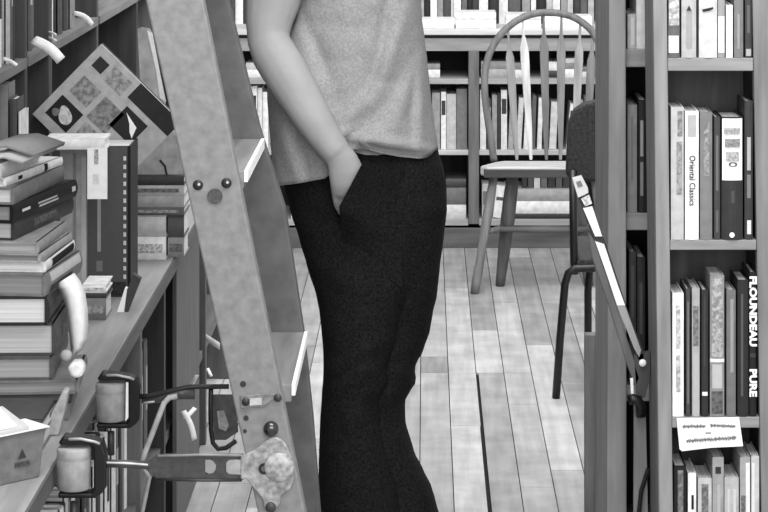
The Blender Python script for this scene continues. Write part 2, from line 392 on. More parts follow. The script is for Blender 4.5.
mb = MB(); mb.tube([P(629,400,4.290), P(633,399,4.288), P(637.5,400,4.288), P(640.5,406,4.288), P(641,416,4.290)], .0095, 10); mb.build('hook', BLACK(14), fs, smooth=True)
mb = MB(); mb.prism([A(634,404), A(646,414), A(648,512), P(648, 731, d), P(633, 731, d)], (0,.012,0))
for p in mb.v: p.z = max(p.z, 0)
mb.build('leg', wood(120), fs, bevel=.001)
mb = MB(); mb.tube([A(648,468)+Vector((0,-.005,0)), A(641,490)+Vector((0,-.005,0)), A(638,520)+Vector((0,-.005,0)), A(637,600)+Vector((0,-.005,0))], .004, 8); mb.build('strap', BLACK(28), fs)

# ================================================================= DARK STACKING CHAIR behind the post
dc = thing('stacking_chair', 'dark upholstered stacking chair with black tube legs half behind the post', 'chair', P(590, 398, 6.82).to_2d().to_3d())
dcd = 6.85
def padring(y0, y1, pts): pass
# back pad, a rounded slab seen nearly from behind
pad = MB(); ol = [(566,176),(567.5,140),(569,122),(574,110),(584,103),(600,99.5),(640,99),(650,110),(652,176),(645,182),(574,182)]
pad.prism([P(x,y,dcd+.02) for x,y in ol], (0,.045,0)); pad.build('back_pad', M(50, .85, 'cloth', .25, 120), dc, bevel=.012, seg=3)
t = .0115
MB().tube([P(573,170,dcd+.01), P(573.5,230,dcd), P(574,262,dcd), P(575,274,dcd)], t, 10).build('back_upright', BLACK(20), dc, smooth=True)
MB().tube([P(646,170,dcd+.01), P(646,230,dcd), P(646,274,dcd)], t, 10).build('back_upright', BLACK(20), dc, smooth=True)
def leg(pts): return MB().tube(pts, t, 10).build('leg', BLACK(20), dc, smooth=True)
leg([P(640,268,6.82), P(592,268,6.82), P(575,268.5,6.82), P(568.5,273,6.82), P(565,284,6.82), P(560,340,6.82), P(556,398,6.82)])
leg([P(640,270,7.2), P(600,262,7.2), P(590,268,7.2), P(588,290,7.2), P(588,360,7.2), P(588,368,7.2)])
leg([P(640,274,6.82), P(648,276,6.82), P(653,300,6.82), P(660,398,6.82)])
st = MB(); st.prism([P(577,262,6.83), P(580,258.5,6.83), P(650,257,6.83), P(654,262,6.83), P(650,269,6.83), P(582,269,6.83), P(577.5,267,6.83)], (0,.38,0)); st.build('seat', M(62, .8, 'cloth', .2, 120), dc, bevel=.01, seg=3)

# ================================================================= SPINDLE-BACK CHAIR
wc = thing('windsor_chair', 'wooden spindle-back chair with hooped back in front of the far bookcase', 'chair', (wx(544, 8.45), 8.45, 0))
df, db = 8.37, 8.50
CW = wood(112, amp=.18)
zs = wz(167, df)
seat = MB(); hw0, hw1 = 64*df/F, 50*db/F; cx = wx(544, df); cxb = wx(544, db)
pl = [(cx-hw0*.9, df), (cx-hw0, df+.03), (cxb-hw1, db), (cxb-hw1*.8, db+.03), (cxb+hw1*.8, db+.03), (cxb+hw1, db), (cx+hw0, df+.03), (cx+hw0*.9, df)]
seat.prism([(x, y, zs-.034) for x, y in pl], (0,0,.034)); seat.build('seat', [wood(185, 'woodx', .15)], wc, bevel=.008, seg=3)
mb = MB(); mb.prism([(cx-hw0*.94, df-.004, zs-.008), (cx+hw0*.94, df-.004, zs-.008), (cx+hw0*.94, df-.004, zs-.038), (cx-hw0*.94, df-.004, zs-.038)], (0,.02,0)); mb.build('seat_edge', wood(70, 'woodx', .15), wc, bevel=.003)
bow = [(494,161),(491,140),(486.5,110),(484.5,88),(486,66),(492,48),(503,32),(518,20),(533,14),(548,12.5),(563,14),(577,19),(591,30),(600,46),(605,66),(606,88),(603,110),(598,140),(595,161)]
def smoothpts(pts, n=4):
    out = []
    for i in range(len(pts)-1):
        p0, p1, p2, p3 = (Vector(pts[max(i-1,0)]), Vector(pts[i]), Vector(pts[i+1]), Vector(pts[min(i+2,len(pts)-1)]))
        for k in range(n):
            u = k/n; out.append(.5*((2*p1)+(p2-p0)*u+(2*p0-5*p1+4*p2-p3)*u*u+(3*p1-p0-3*p2+p3)*u**3))
    out.append(Vector(pts[-1])); return out
bp = smoothpts([(x, y, 0) for x, y in bow])
def bd(y): return db + .02 + (160-y)/150*.06          # the back leans away a little
MB().tube([P(p.x, p.y, bd(p.y)) for p in bp], (.0128), 12, flat=.9).build('back_bow', CW, wc, smooth=True)
sp = [((508,29),(517,160),135),((522.5,17),(531,160),200),((543.5,13),(546.5,160),108),((561.5,14),(560.5,160),125),((580.5,21),(574.5,160),150),((593,33),(586,160),120)]
for (xt, yt), (xb_, yb), v in sp:
    prof = [(0,1.2),(.06,1.2),(.13,1.4),(.17,2.6),(.22,4.2),(.3,4.4),(.5,3.9),(.7,3.2),(.85,2.6),(.95,1.9),(1,1.4)]
    le, ri = [], []
    for u, w in prof:
        x = xt + (xb_-xt)*u; y = yt + (yb-yt)*u; le.append((x-w, y)); ri.append((x+w, y))
    poly = le + ri[::-1]
    mb = MB(); mb.prism([P(x, y, bd(y)) for x, y in poly], (0,.009,0)); mb.build('spindle', wood(v, amp=.15), wc, bevel=.002)
def cleg(a, b, ra, rb, v=105):
    a, b = Vector(a), Vector(b); pts = [a.lerp(b, u) for u in (0,.15,.4,.55,.7,.9,1)]
    r = [ra*.8, ra, ra*1.05, ra*.95, ra*.9, rb, rb*.9]
    return MB().tube(pts, r, 12).build('leg', wood(v, amp=.18), wc, smooth=True)
L1 = (P(494,176,8.42), P(474.5,294.5,8.36)); L2 = (P(513,174,8.46), P(500,284,8.50)); R1 = (P(594,176,8.42), P(613,294,8.36)); R2 = (P(576,174,8.46), P(589,284,8.50))
for a, b in (L1, L2, R1, R2): b.z = 0.0
cleg(*L1, .0165, .0165, 118); cleg(*L2, .024, .018, 88); cleg(*R1, .0165, .0165, 105); cleg(*R2, .02, .018, 95)
def along(Lg, z):
    a, b = Lg; u = (a.z - z)/(a.z - b.z); return a.lerp(b, u)
for A_, B_, z in ((L1, L2, .21), (R1, R2, .21)):
    MB().tube([along(A_, z), along(A_, z).lerp(along(B_, z), .5), along(B_, z)], [.009,.012,.009], 8).build('stretcher', wood(108), wc, smooth=True)
m1 = along(L1, .21).lerp(along(L2, .21), .6); m2 = along(R1, .21).lerp(along(R2, .21), .6)
MB().tube([m1, m1.lerp(m2, .5), m2], [.009,.013,.009], 8).build('stretcher', wood(105, 'woodx'), wc, smooth=True)

# ================================================================= FAR BOOKCASE
D3 = 9.27; S3 = F / D3
fb = thing('bookcase', 'long low far bookcase with a deep ledge behind the spindle-back chair', 'bookcase', (0, D3, 0))
xL, xR = -.98, 1.05
zl = wz(29, D3)
def s3(y): return wz(y, D3)
BW = 'woodx'
MB().box((xL-.02, D3-.02, zl-.022), (xR+.02, D3+.43, zl)).build('ledge', wood(205, BW, .06), fb, bevel=.003)
MB().box((xL, D3, s3(51)), (xR, D3+.02, zl-.036)).build('fascia', wood(152, BW, .1), fb, bevel=.001)
MB().box((xL, D3+.02, s3(38)-.01), (xR, D3+.4, zl-.0225)).build('top_board', wood(70, BW), fb)
for px0, px1 in ((468.5, 479),):
    MB().box((wx(px0, D3), D3-.004, s3(224)), (wx(px1, D3), D3+.36, s3(51.2))).build('divider', wood(108), fb, bevel=.002)
MB().box((xL, D3, 0), (xL+.03, D3+.4, zl-.036)).build('side_panel', wood(110), fb)
MB().box((xR-.03, D3, 0), (xR, D3+.4, zl-.036)).build('side_panel', wood(110), fb)
MB().box((xL, D3+.37, 0), (xR, D3+.385, zl-.04)).build('back_panel', wood(38, amp=.3), fb)
MB().box((xL, D3, 0), (xR, D3+.02, s3(228))).build('plinth', wood(98, BW, .2, 25), fb, bevel=.002)
dv = (wx(468.5, D3), wx(479, D3))
zM, zLo, zB = s3(79), s3(150.5), s3(220)
for z, th, g in ((zM, .02, 165), (zLo, .018, 190), (zB, .022, 170)):
    MB().box((xL+.03, D3+.002, z-th), (dv[0]-.0005, D3+.36, z)).build('shelf', wood(g, BW, .08), fb, bevel=.0015)
    MB().box((dv[1]+.0005, D3+.002, z-th), (xR-.03, D3+.36, z)).build('shelf', wood(g, BW, .08), fb, bevel=.0015)
# set-back upper rack that carries on above the ledge
MB().box((xL, D3+.40, zl+.0005), (xR, D3+.42, zl+.62)).build('upper_back', wood(34, amp=.25), fb)
MB().box((xL, D3+.24, zl+.44), (xR, D3+.40, zl+.46)).build('upper_shelf', wood(120, BW), fb)

def far_row(items, z, d, ytops, label, group, pv=205):
    for i, (x0, x1, yt, v, ln) in enumerate(items):
        T = (x1-x0)*d/F; Lh = wz(yt, d) - z
        lean = ln
        o = (wx(x0, d), d, z + .0005 + (T*math.sin(lean) if lean > 0 else 0))
        band = (.6, .85, 60 if v > 140 else 190) if i % 3 == 1 else None
        small_book(map_front(o, lean), .15, Lh, T, v, label(i, v), group, pagemat=pagesv(pv), band=band)
# standing on the ledge
dT = D3 + .24; zt = zl
itemsT = []
xs = [(229,235,70),(235.5,243,235),(243.5,249,60),(249.5,256,180),(256.5,262,90),(262.5,268,215)]
for a, b, v in xs: itemsT.append((a, b, -55 - (a*7 % 9), v, 0))
ledge_xs = [(421,424,160),(424.5,430,40),(430.5,437,240),(437.5,443,150),(443.5,450.5,75),(451,453,205),(453.5,461,235),(462,467,110),(467.5,472,40),(472.5,478,66),(479,488,240),(489.5,498,52),(499,508,215),(509,520.5,95),(522,530,150),(531,536,225),(537,546,40),(546.5,552,190),(552.5,560,225),(561,567,150),(567.5,573,190),(574,580,60),(580.5,587,90),(588,594,170)]
for a, b, v in ledge_xs: itemsT.append((a, b, -55 - (a*7 % 11), v, 0))
far_row(itemsT, zt, dT, None, lambda i, v: (f'{shade(v)} book on the far ledge beyond the ladder, {ORD[i]} from its wall end' if i < 6 else f'{shade(v)} book standing on the far ledge, {ORD[i-6]} past the person\'s shirt'), 'books standing on the far ledge')
def far_lying(x0, x1, y0, y1, d, v, label, pv, group, depth=.14):
    T = (y1-y0)*d/F - .0004; z = wz(y1, d); Lh = (x1-x0)*d/F
    def f(a, l, t): return Vector((wx(x0, d) + l, d + a, z + t))
    return small_book(f, depth, Lh, T, v, label, group, pv=pv)
def far_lying_on(x0, x1, heights, z, d, vs, labels, group, depth=.14):
    for h, v, lb in zip(heights, vs, labels):
        T = h*d/F
        zz = z + .0005
        def f(a, l, t): return Vector((wx(x0, d) + l, d + a, zz + t))
        small_book(f, depth, (x1-x0)*d/F, T-.0004, v, lb, group, pv=210); z += T
far_lying_on(456, 496, [8, 8], zl, D3+.02, [238, 230], ['lower white book of the pair lying on the far ledge by the hoop', 'upper white book of the pair lying on the far ledge by the hoop'], 'books lying on the far ledge')
far_lying_on(421, 454, [9], zl, D3+.02, [245], ['white book lying flat on the far ledge beside the shirt'], 'books lying on the far ledge')
far_lying_on(506, 541, [8, 6], zl, D3+.02, [240, 225], ['lower white book lying inside the chair hoop on the far ledge', 'upper pale book lying inside the chair hoop on the far ledge'], 'books lying on the far ledge')
far_lying_on(544, 592, [12], zl, D3+.02, [245], ['thick white book lying on the far ledge behind the hoop\'s curve'], 'books lying on the far ledge')
# middle opening, lying books
dM = D3 + .05
far_lying_on(425, 440, [8, 6], zM, dM, [235, 150], ['lower white book of the short pile beside the shirt hem', 'upper grey book of the short pile beside the shirt'], 'books lying in the far middle opening')
far_lying_on(481, 511, [8.5, 8], zM, dM, [170, 150], ['lower thick grey book lying right behind the hoop\'s side', 'upper thick grey book lying behind the hoop\'s side'], 'books lying in the far middle opening')
far_lying_on(513, 527, [8, 7], zM, dM, [225, 140], ['lower white book lying behind the second spindle', 'upper grey book lying behind the second spindle'], 'books lying in the far middle opening')
far_lying_on(548, 557, [7, 9], zM, dM, [60, 240], ['dark book lying under a bright one between middle spindles', 'bright white book on a dark one between middle spindles'], 'books lying in the far middle opening')
far_lying_on(563, 577, [8.5, 6, 5], zM, dM, [235, 140, 225], ['bottom white book of the three-book pile between spindles', 'grey book in the middle of the three-book pile', 'top white book of the three-book pile between spindles'], 'books lying in the far middle opening')
far_lying_on(580, 592, [6, 5], zM, dM, [215, 120], ['lower pale book lying beside the last spindle', 'upper grey book lying beside the last spindle'], 'books lying in the far middle opening')
far_lying_on(246, 263, [8, 7], zM, dM, [240, 215], ['lower white book lying in the gap between ladder and forearm', 'upper white book lying in the gap between ladder and forearm'], 'books lying in the far middle opening')
# lower standing row
dL = D3 + .03
itemsL = [(432,440,93,150,0),(441,446,92,232,0),(446.5,456,94,190,0),(456.5,467,89,120,0)]
far_row(itemsL, zLo, dL, None, lambda i, v: f'{shade(v)} book {ORD[i]} past the shirt on the far lower shelf', 'books on the far lower shelf')
itemsR = [(480,486,90,225,0),(487,491,100,70,0),(492,497,95,150,0),(497.5,500,94,60,0),(501,507,90,222,0),(508,513,100,165,.05),(516,521,98,205,.06),(523.5,528.5,105,228,.045),(531,535,96,95,.03),(537,541.5,98,222,.035),(543.5,548,100,110,.03),(549,556,102,205,.05),(558,563,102,75,.03),(566,572,104,235,.1),(576,583,100,150,0),(584,592,98,90,0)]
far_row(itemsR, zLo, dL, None, lambda i, v: f'{shade(v)} book on the far lower shelf, {ORD[i]} past the divider post', 'books on the far lower shelf')
itemsG = [(244,250,88,150,0),(250.5,257,86,238,0),(257.5,262,88,225,0),(262.5,268,92,238,0)]
far_row(itemsG, zLo, dL, None, lambda i, v: f'{shade(v)} book low in the gap by the forearm, {ORD[i]} from the ladder', 'books on the far lower shelf')
# bottom opening
def far_box_book(x0, x1, hs, vs, labels, d=D3+.03, depth=.2): far_lying_on(x0, x1, hs, zB, d, vs, labels, 'books in the far bottom opening', depth)
far_box_book(446, 466, [14, 17, 9], [215, 112, 72], ['white book at the foot of the pile beside the trouser hip', 'grey boxlike book in the pile beside the trouser hip', 'dark book on top of the pile beside the trouser hip'])
far_box_book(506, 585, [5, 12.5, 12], [60, 240, 168], ['dark thin book under the big white one below the chair seat', 'big white book lying below the spindle chair seat', 'big grey book lying on the white one below the chair seat'], depth=.22)
for i, (x0, x1, v) in enumerate(((522,527,60),(528,533,85),(534,540,215),(541,547,110),(548,555,62),(556,562,95),(563,570,66))):
    d = D3+.06; T = (x1-x0)*d/F; z = zB + 29.5*(D3+.03)/F
    small_book(map_front((wx(x0,d), d, z)), .1, 11*d/F, T, v, f'small {shade(v)} paperback under the chair seat, {ORD[i]} in its row', 'paperbacks below the chair seat')
small_book(map_front((wx(482,D3+.04), D3+.04, zB+.0006)), .14, 34*(D3+.04)/F, 8*D3/F, 200, 'pale book beside the divider behind the outer chair leg', 'books in the far bottom opening', band=(.4,.8,120))
small_book(map_front((wx(493,D3+.04), D3+.04, zB+.0052), .12), .14, 32*(D3+.04)/F, 9*D3/F, 240, 'leaning white book with small marks between the chair legs', 'books in the far bottom opening', band=(.55,.65,90))
small_book(map_front((wx(291,D3+.03), D3+.03, zB+.0006)), .14, 30*D3/F, 9*D3/F, 235, 'white book low on the far bookcase between stile and trousers', 'books in the far bottom opening')

# ================================================================= COUNTER AND WALL BOOKCASE on the left
XC, ZC = -.564, .655
y0c, y1c = 3.0, 7.1
ct = thing('counter', 'long wooden display counter along the wall with books below', 'counter', (XC, 5, 0))
MB().box((-1.1, y0c, ZC-.03), (XC, y1c, ZC)).build('worktop', wood(150, 'woody', .1), ct, bevel=.002)
MB().box((XC, y0c, ZC-.032), (XC+.004, y1c, ZC-.001)).build('front_edge', wood(92, 'woody', .1), ct)
for i, (y, v) in enumerate(((4.86, 105), (5.30, 60), (5.62, 90), (6.3, 90), (7.06, 95), (3.2, 100))):
    MB().box((-1.09, y, 0), (XC-.012, y+.03, ZC-.0302)).build('divider', wood(v), ct, bevel=.002)
ybs = [3.0, 3.2, 4.86, 5.30, 5.62, 6.3, 7.06]
for a, b in zip(ybs[1:], ybs[2:]):
    MB().box((-1.09, a+.0305, .23), (XC-.02, b-.0005, .25)).build('lower_shelf', wood(100, 'woody'), ct)
MB().box((-1.1, y0c, 0), (-1.09, y1c, ZC-.0305)).build('back_panel', wood(45), ct)

MB().box((XC-.0118, 5.47, 0), (XC-.002, 6.02, ZC-.0325)).build('face_board', wood(92), ct, bevel=.001)
XU = -.80
wb = thing('bookcase', 'tall dark wall bookcase standing on the counter with curled shelf labels', 'bookcase', (XU, 5.5, ZC))
zsU = 1.159
for y, th, v in ((4.80, .03, 62), (5.105, .045, 66), (5.85, .03, 72), (6.66, .03, 56), (7.06, .03, 90), (3.4, .03, 90)):
    MB().box((-1.09, y, ZC+.0005), (XU, y+th, 2.3)).build('upright', wood(v), wb, bevel=.002)
yy = [3.43, 4.80, 4.83, 5.105, 5.15, 5.85, 5.88, 6.66, 6.69, 7.06]
for a, b in zip(yy[0::2], yy[1::2]):
    MB().box((-1.08, a+.0005, zsU-.02), (XU+.004, b-.0005, zsU)).build('shelf', wood(112, 'woody'), wb, bevel=.001)
    MB().box((-1.08, a+.0005, 1.53), (XU, b-.0005, 1.55)).build('shelf', wood(120, 'woody'), wb)
MB().box((-1.1, 3.4, ZC+.0005), (-1.09, 7.09, 2.3)).build('back_panel', wood(52, amp=.25), wb)
rr = random.Random(11)
def side_row(ya, yb, z, x, hs, label, group, tv=None, tr=(.02, .045), pull=.02, name='book', parts=True, mk=book):
    y = ya; i = 0
    while y < yb - .012:
        T = min(rr.uniform(*tr), yb - y); v = (tv[i % len(tv)] if tv else rr.choice((60, 220, 110, 235, 45, 170)))
        h = rr.uniform(*hs); xx = x - rr.uniform(0, pull)
        lb = label(i, v)
        if parts: book(map_side((xx, y+.0004, z)), .16, h, T-.001, v, lb, group=group, pm=pages(200), decor=[(.45,.8,.2,.8, 60 if v > 140 else 175)] if i % 2 else ())
        else: small_book(map_side((xx, y+.0004, z)), .16, h, T-.001, v, lb, group, band=(.5,.8,60 if v > 140 else 190) if i % 2 else None)
        y += T; i += 1
side_row(4.50, 4.795, zsU+.0005, XU-.012, (.2,.28), lambda i, v: f'{shade(v)} book on the wall shelf before the wide upright, {ORD[i]} from the frame edge', 'books on the wall bookcase shelf', [40, 238, 62, 225, 110, 45, 170, 80])
side_row(5.155, 5.6, zsU+.0005, XU-.012, (.2,.28), lambda i, v: f'{shade(v)} book on the wall shelf past the wide upright, {ORD[i]} along', 'books on the wall bookcase shelf', [30, 240, 120, 70, 165, 55, 130, 90], tr=(.035,.07))
side_row(4.84, 5.03, zsU+.0005, XU-.012, (.2,.28), lambda i, v: f'{shade(v)} book between the paired dark uprights, {ORD[i]} along', 'books on the wall bookcase shelf', [70, 95, 60, 80])
# tall pale book standing in the recess beyond the tilted display book
dd = 6.0
book(map_front((wx(137.5, dd), dd, wz(101, dd)-.16), lean=0.085, yaw=-.1), .03, 72*dd/F + .16, 12*dd/F, 178, 'tall pale thin book standing beside the ladder behind the tilted book', pv=235, decor=[(.3,.75,.1,.9,150)], pm=paper(225)) if False else None

# ---- curled paper labels on the shelf edges
def curl(name, pts, w, label, v=250, group='curled paper shelf labels'):
    """a strip of paper following world points, width w along the shelf"""
    R = []
    for p in pts:
        p = Vector(p); R.append([p, p + Vector(w)])
    mb = MB(); mb.rings(R, cap=False, closed=False)
    o = mb.build(name, paper(v), smooth=True); md = o.modifiers.new('thick', 'SOLIDIFY'); md.thickness = .0008
    return tag(o, label, 'label', group)
def shelf_label(pa, pb, wpx, d, label, v=250, hump=3):
    a, b = Vector((*pa, 0)), Vector((*pb, 0)); n = (b - a); nn = Vector((n.y, -n.x, 0)).normalized()
    pts = []
    for k in range(9):
        u = k / 8; q = a.lerp(b, u) + nn * hump * math.sin(PI*u)
        pts.append(P(q.x, q.y, d - .03*math.sin(PI*u*.5)))
    w = P(wpx[0], wpx[1], d) - P(0, 0, d)
    return curl('shelf_label', pts, w, label, v)
shelf_label((29,43), (57,64), (8,-7), 4.82, 'large curled white paper label on the wall shelf edge at the wide upright')
shelf_label((72,15), (91,27), (3,-4), 5.45, 'small curled white label on the shelf edge above the tilted book')
shelf_label((2,60), (16,67), (2,-3), 4.56, 'narrow white label on the wall shelf edge before the wide upright', hump=1)
shelf_label((48,33), (56,36), (1,-2), 5.1, 'upper of two tiny white labels beside the wide upright', hump=.5)
shelf_label((48,38.5), (56,42), (1,-2), 5.1, 'lower of two tiny white labels beside the wide upright', hump=.5)

# ---- tilted display book
def tilted_book():
    d = 5.072; top = Vector(P(101, 44, d)); s = F / d
    u = Vector((.715, 0, -.70)); v = Vector((-.68, 0, -.733)); u.normalize(); v = (v - u*v.dot(u)).normalized()
    nrm = Vector((0, -1, 0))
    root = thing('display_book', 'tilted square book showing its pictured back cover above the counter piles', 'book', top + u*110/s + v*97/s)
    def Q(a, b, h=0): return top + u*(a/s) + v*(b/s) + nrm*h
    U, V = 112, 98
    MB().prism([Q(0,0), Q(U,0), Q(U,V), Q(0,V)], (0,.0025,0)).build('cover', cover(172), root)
    MB().prism([Q(1,1,-.003), Q(U-1,1,-.003), Q(U-1,V-1,-.003), Q(1,V-1,-.003)], (0,.02,0)).build('page_block', pages(190), root)
    MB().prism([Q(0,0,-.0235), Q(U,0,-.0235), Q(U,V,-.0235), Q(0,V,-.0235)], (0,.0025,0)).build('cover', cover(100), root)
    def pn(a0, a1, b0, b1, g, nm, kind='plain', h=.0006):
        mb = MB(); mb.prism([Q(a0,b0,h), Q(a1,b0,h), Q(a1,b1,h), Q(a0,b1,h)], (0,.0005,0))
        return mb.build(nm, M(g, .6, 'print', .2, 90) if kind == 'print' else paper(g) if g > 60 else M(g, .5), root)
    pn(56, U, 0, 19.5, 34, 'cover_photo'); 
    pn(8, 21, 9, 22, 40, 'cover_photo')
    p2 = pn(8, 37, 63, 88, 26, 'cover_photo')
    p3 = pn(62, 91, 26, 52, 30, 'cover_photo')
    pn(10, 34, 34, 56, 140, 'text_block', 'print'); pn(40, 66, 34, 62, 128, 'text_block', 'print'); pn(26, 50, 6, 24, 150, 'text_block', 'print')
    pn(44, 60, 66, 84, 150, 'text_block', 'print')
    # pale shapes inside the photos
    def blob(ca, cb, ra, rb, g, par, ang=0):
        n = 18; pts = []
        for i in range(n):
            t = 2*PI*i/n; x, y = ra*math.cos(t), rb*math.sin(t)*(1+.25*math.cos(t))
            pts.append(Q(ca + x*math.cos(ang)-y*math.sin(ang), cb + x*math.sin(ang)+y*math.cos(ang), .0013))
        MB().prism(pts, (0,.0004,0)).build('pale_figure', M(g, .6, 'print', .12, 120), root)
    blob(24, 76, 10, 6.5, 200, p2, .6); blob(15, 80, 4, 4, 120, p2)
    MB().prism([Q(66,31,.0013), Q(84,35,.0013), Q(88,46,.0013), Q(82,43,.0013), Q(76,37,.0013)], (0,.0004,0)).build('pale_figure', paper(240), root)
    return root
tilted_book()

# ---- tall dictionary, its pale neighbour and the book lying across
def pbook_front(x0, x1, yt, d, v, label, z=ZC, depth=.16, **k):
    T = (x1-x0)*d/F; Lh = wz(yt, d) - z
    return book(map_front((wx(x0,d), d, z)), depth, Lh, T, v, label, **k)
dk = 4.935
r = pbook_front(87, 130.5, 146, dk, 26, 'thick dark grey dictionary standing upright on the counter', depth=.125, c=.004, arc=False, decor=[(.0,1.,.0,.93,80),(.30,.66,.24,.32,150,'plain',1),(.17,.24,.22,.36,115,'plain',1),(.0,.1,.02,.9,44,'print',1)], pm=pages(220))
bands = [( .12 + .056*i, .148 + .056*i) for i in range(15)]
for a, b_ in bands:
    Lh = wz(146, dk) - ZC; w = (130.5-87)*dk/F
    x = wx(87, dk)
    mb = MB(); mb.box((x + w*.84, dk-.0016, ZC + a*Lh), (x + w*.9, dk-.0008, ZC + b_*Lh)); mb.build('thumb_index', paper(205), r)
mb = MB(); mb.box((wx(87,dk)+.94*(43.5*dk/F), dk-.0018, ZC+.0005), (wx(130.4,dk), dk-.0007, ZC+(wz(147,dk)-ZC))); mb.build('spine_edge', M(14, .6), r)
r2 = pbook_front(60, 86.6, 150, 4.92, 158, 'thick light grey book standing beside the dark dictionary', c=.004, decor=[(.02,.98,.5,.62,125),(.1,.95,.82,.98,178)])
# book lying across their tops
zt2 = wz(146, dk) + .0004
def acr(a, l, t): return Vector((wx(44, 4.86) + l, 4.86 + a, zt2 + t))
rl = book(acr, .09, 61*4.86/F, .024, 232, 'flat white-edged book lying across the upright dictionary', pv=240, c=.004)
MB().box((wx(44.2,4.86), 4.8592, zt2+.0005), (wx(104.8,4.86), 4.8600, zt2+.0115)).build('spine_band', M(45), rl)
# white price flag hanging down the front
fl = MB(); fl.box((wx(86.5,4.846), 4.858, wz(200,4.846)), (wx(106.5,4.846), 4.8595, wz(146,4.846)))
fo = thing('hanging_paper_slip', 'white paper slip hanging down the front of the dark dictionary', 'paper', P(96, 200, 4.846))
fl.build('slip', paper(250), fo)
MB().box((wx(93.5,4.846), 4.8572, wz(165,4.846)), (wx(97.5,4.846), 4.8578, wz(150,4.846))).build('pencil_mark', M(170, .8, 'print', .2, 200), fo)
MB().box((wx(92,4.846), 4.8572, wz(185,4.846)), (wx(98,4.846), 4.8578, wz(175,4.846))).build('pencil_mark', M(225, .8, 'print', .05, 200), fo)

# ---- books standing under the wall shelf behind the big stack
for x0_, x1_, yt_, v_, lb_ in ((-10, 8, 84, 118, 'mid-grey tall book standing under the wall shelf behind the big stack'),
                               (9.5, 17, 99, 70, 'dark shorter book standing behind the big stack under the shelf'),
                               (18.6, 21.6, 112, 225, 'thin white book standing behind the big stack under the shelf')):
    pbook_front(x0_, x1_, yt_, 4.60, v_, lb_, z=ZC+.0005, depth=.08, group='books standing behind the big stack')
# ---- small pile behind, by the ladder
def pile_front(x0, x1, hs, z, d, vs, labels, depth=.14, group='pile of small books behind the dictionary', pvs=None):
    for i, (h, v, lb) in enumerate(zip(hs, vs, labels)):
        T = h*d/F; zz = z + .0004
        def f(a, l, t): return Vector((wx(x0, d) + l, d + a, zz + t))
        book(f, depth, (x1-x0)*d/F, T-.0004, v, lb, group=group, pv=(pvs or [215]*9)[i], decor=[(.1,.9,.3,.7, (200 if v > 235 else 110) if v > 130 else 150,'print')] if i % 2 == 0 else ()); z += T
dp = 5.36
pile_front(132.5, 166, [23, 20], ZC, dp, [242, 190], ['white card box of a book at the foot of the pile by the ladder', 'pale book on the white one beside the dictionary'])
z_ = ZC + 43*dp/F
pile_front(132.5, 184, [8, 12, 10, 9], z_, dp+.02, [92, 160, 175, 55], ['dark grey book midway in the pile by the ladder', 'light grey book with a dim title in the pile by the ladder', 'pale book just under the pile\'s black top book', 'black book on top of the pile by the ladder'])
pile_front(168, 184, [20, 22.8], ZC, dp+.03, [140, 80], ['grey book at the pile\'s base close against the ladder', 'dark book at the pile\'s base above the grey one by the ladder'], depth=.12)
# pale fanned booklet standing on the pile
zpt = z_ + 39*dp/F
fan = MB(); d_ = dp+.05
fan.prism([(wx(133,d_), d_, zpt), (wx(184,d_), d_, zpt), (wx(178,d_), d_, wz(142,d_)), (wx(172,d_), d_, wz(128,d_)), (wx(160,d_), d_, wz(140,d_)), (wx(140,d_), d_, wz(150,d_))], (0,.012,0))
bk = thing('booklet', 'pale fanned booklet propped on the pile under the tilted book', 'booklet', (wx(158,d_), d_, zpt))
fan.build('leaves', M(165, .8, 'plain', .12, 40), bk)
MB().tube([P(151,171,d_-.003), P(160,160,d_-.003), P(165,166,d_-.003), P(167,175.5,d_-.003)][1:], .0022, 8).build('fold_line', BLACK(30), bk)
tp = thing('booklet', 'tall pale booklet standing between the tilted book and the ladder', 'booklet', P(150, 100, 5.62).to_2d().to_3d())
tp.location.z = ZC
mb = MB(); dq = 5.62
q = [P(137.5,29,dq), P(141,27.5,dq), P(149,28.5,dq), P(152,33,dq), P(165,100,dq), P(167,140,dq), (wx(167,dq), dq, ZC), (wx(137,dq), dq, ZC), P(140,80,dq)]
mb.prism(q, (0,.006,0)); mb.build('cover', M(170, .6, 'plain', .15, 25), tp)
mb = MB(); mb.prism([P(147,30,dq-.001), P(152,33,dq-.001), P(166,102,dq-.001), P(160,98,dq-.001), P(156,70,dq-.001)], (0,-.001,0)); mb.build('page_edge', paper(238), tp)

# ---- the leaning stack at the front of the counter
dS = 3.9; sS = F/dS
levels = [  # (y_top, y_bottom, corner px, far px, cover v, pages v, length, label)
 (404,420,68,78,120,165,.20,'worn grey book at the very bottom of the big counter stack'),
 (393,404,70,80,70,110,.20,'dark thin book second from the bottom of the big stack'),
 (379,393,78,86,118,150,.19,'grey book with a white label in the big stack\'s lower part'),
 (356,379,52,66,84,165,.22,'thick soft grey book below the pale-paged hardbacks in the stack'),
 (324,356,53,71,70,196,.23,'thick pale-paged hardback, lower of two in the middle of the stack'),
 (296,324,47,66,40,218,.23,'black hardback with bright pages in the middle of the stack'),
 (273,296,45,80,120,142,.22,'grey book with rounded spine above the black hardback'),
 (262,273,44,73,228,232,.21,'white book with a black spine panel in the stack'),
 (253,262,40,71,165,130,.21,'thin mid-grey book over the white one in the stack'),
 (241,253,38,66,150,172,.21,'thin light grey book under the two dark-spined books'),
 (222,241,12,71,58,196,.29,'dark grey book under the black titled book in the stack'),
 (204,222,12,76,26,140,.29,'black book with white title dashes high in the stack'),
 (187,204,13,63,112,205,.27,'grey-spined book above the black titled book'),
 (178,187,4,61,226,210,.26,'white-spined book with small black squares near the stack top'),
 (163,178,0,38,190,180,.20,'pale book near the top of the big counter stack'),
]
z = ZC
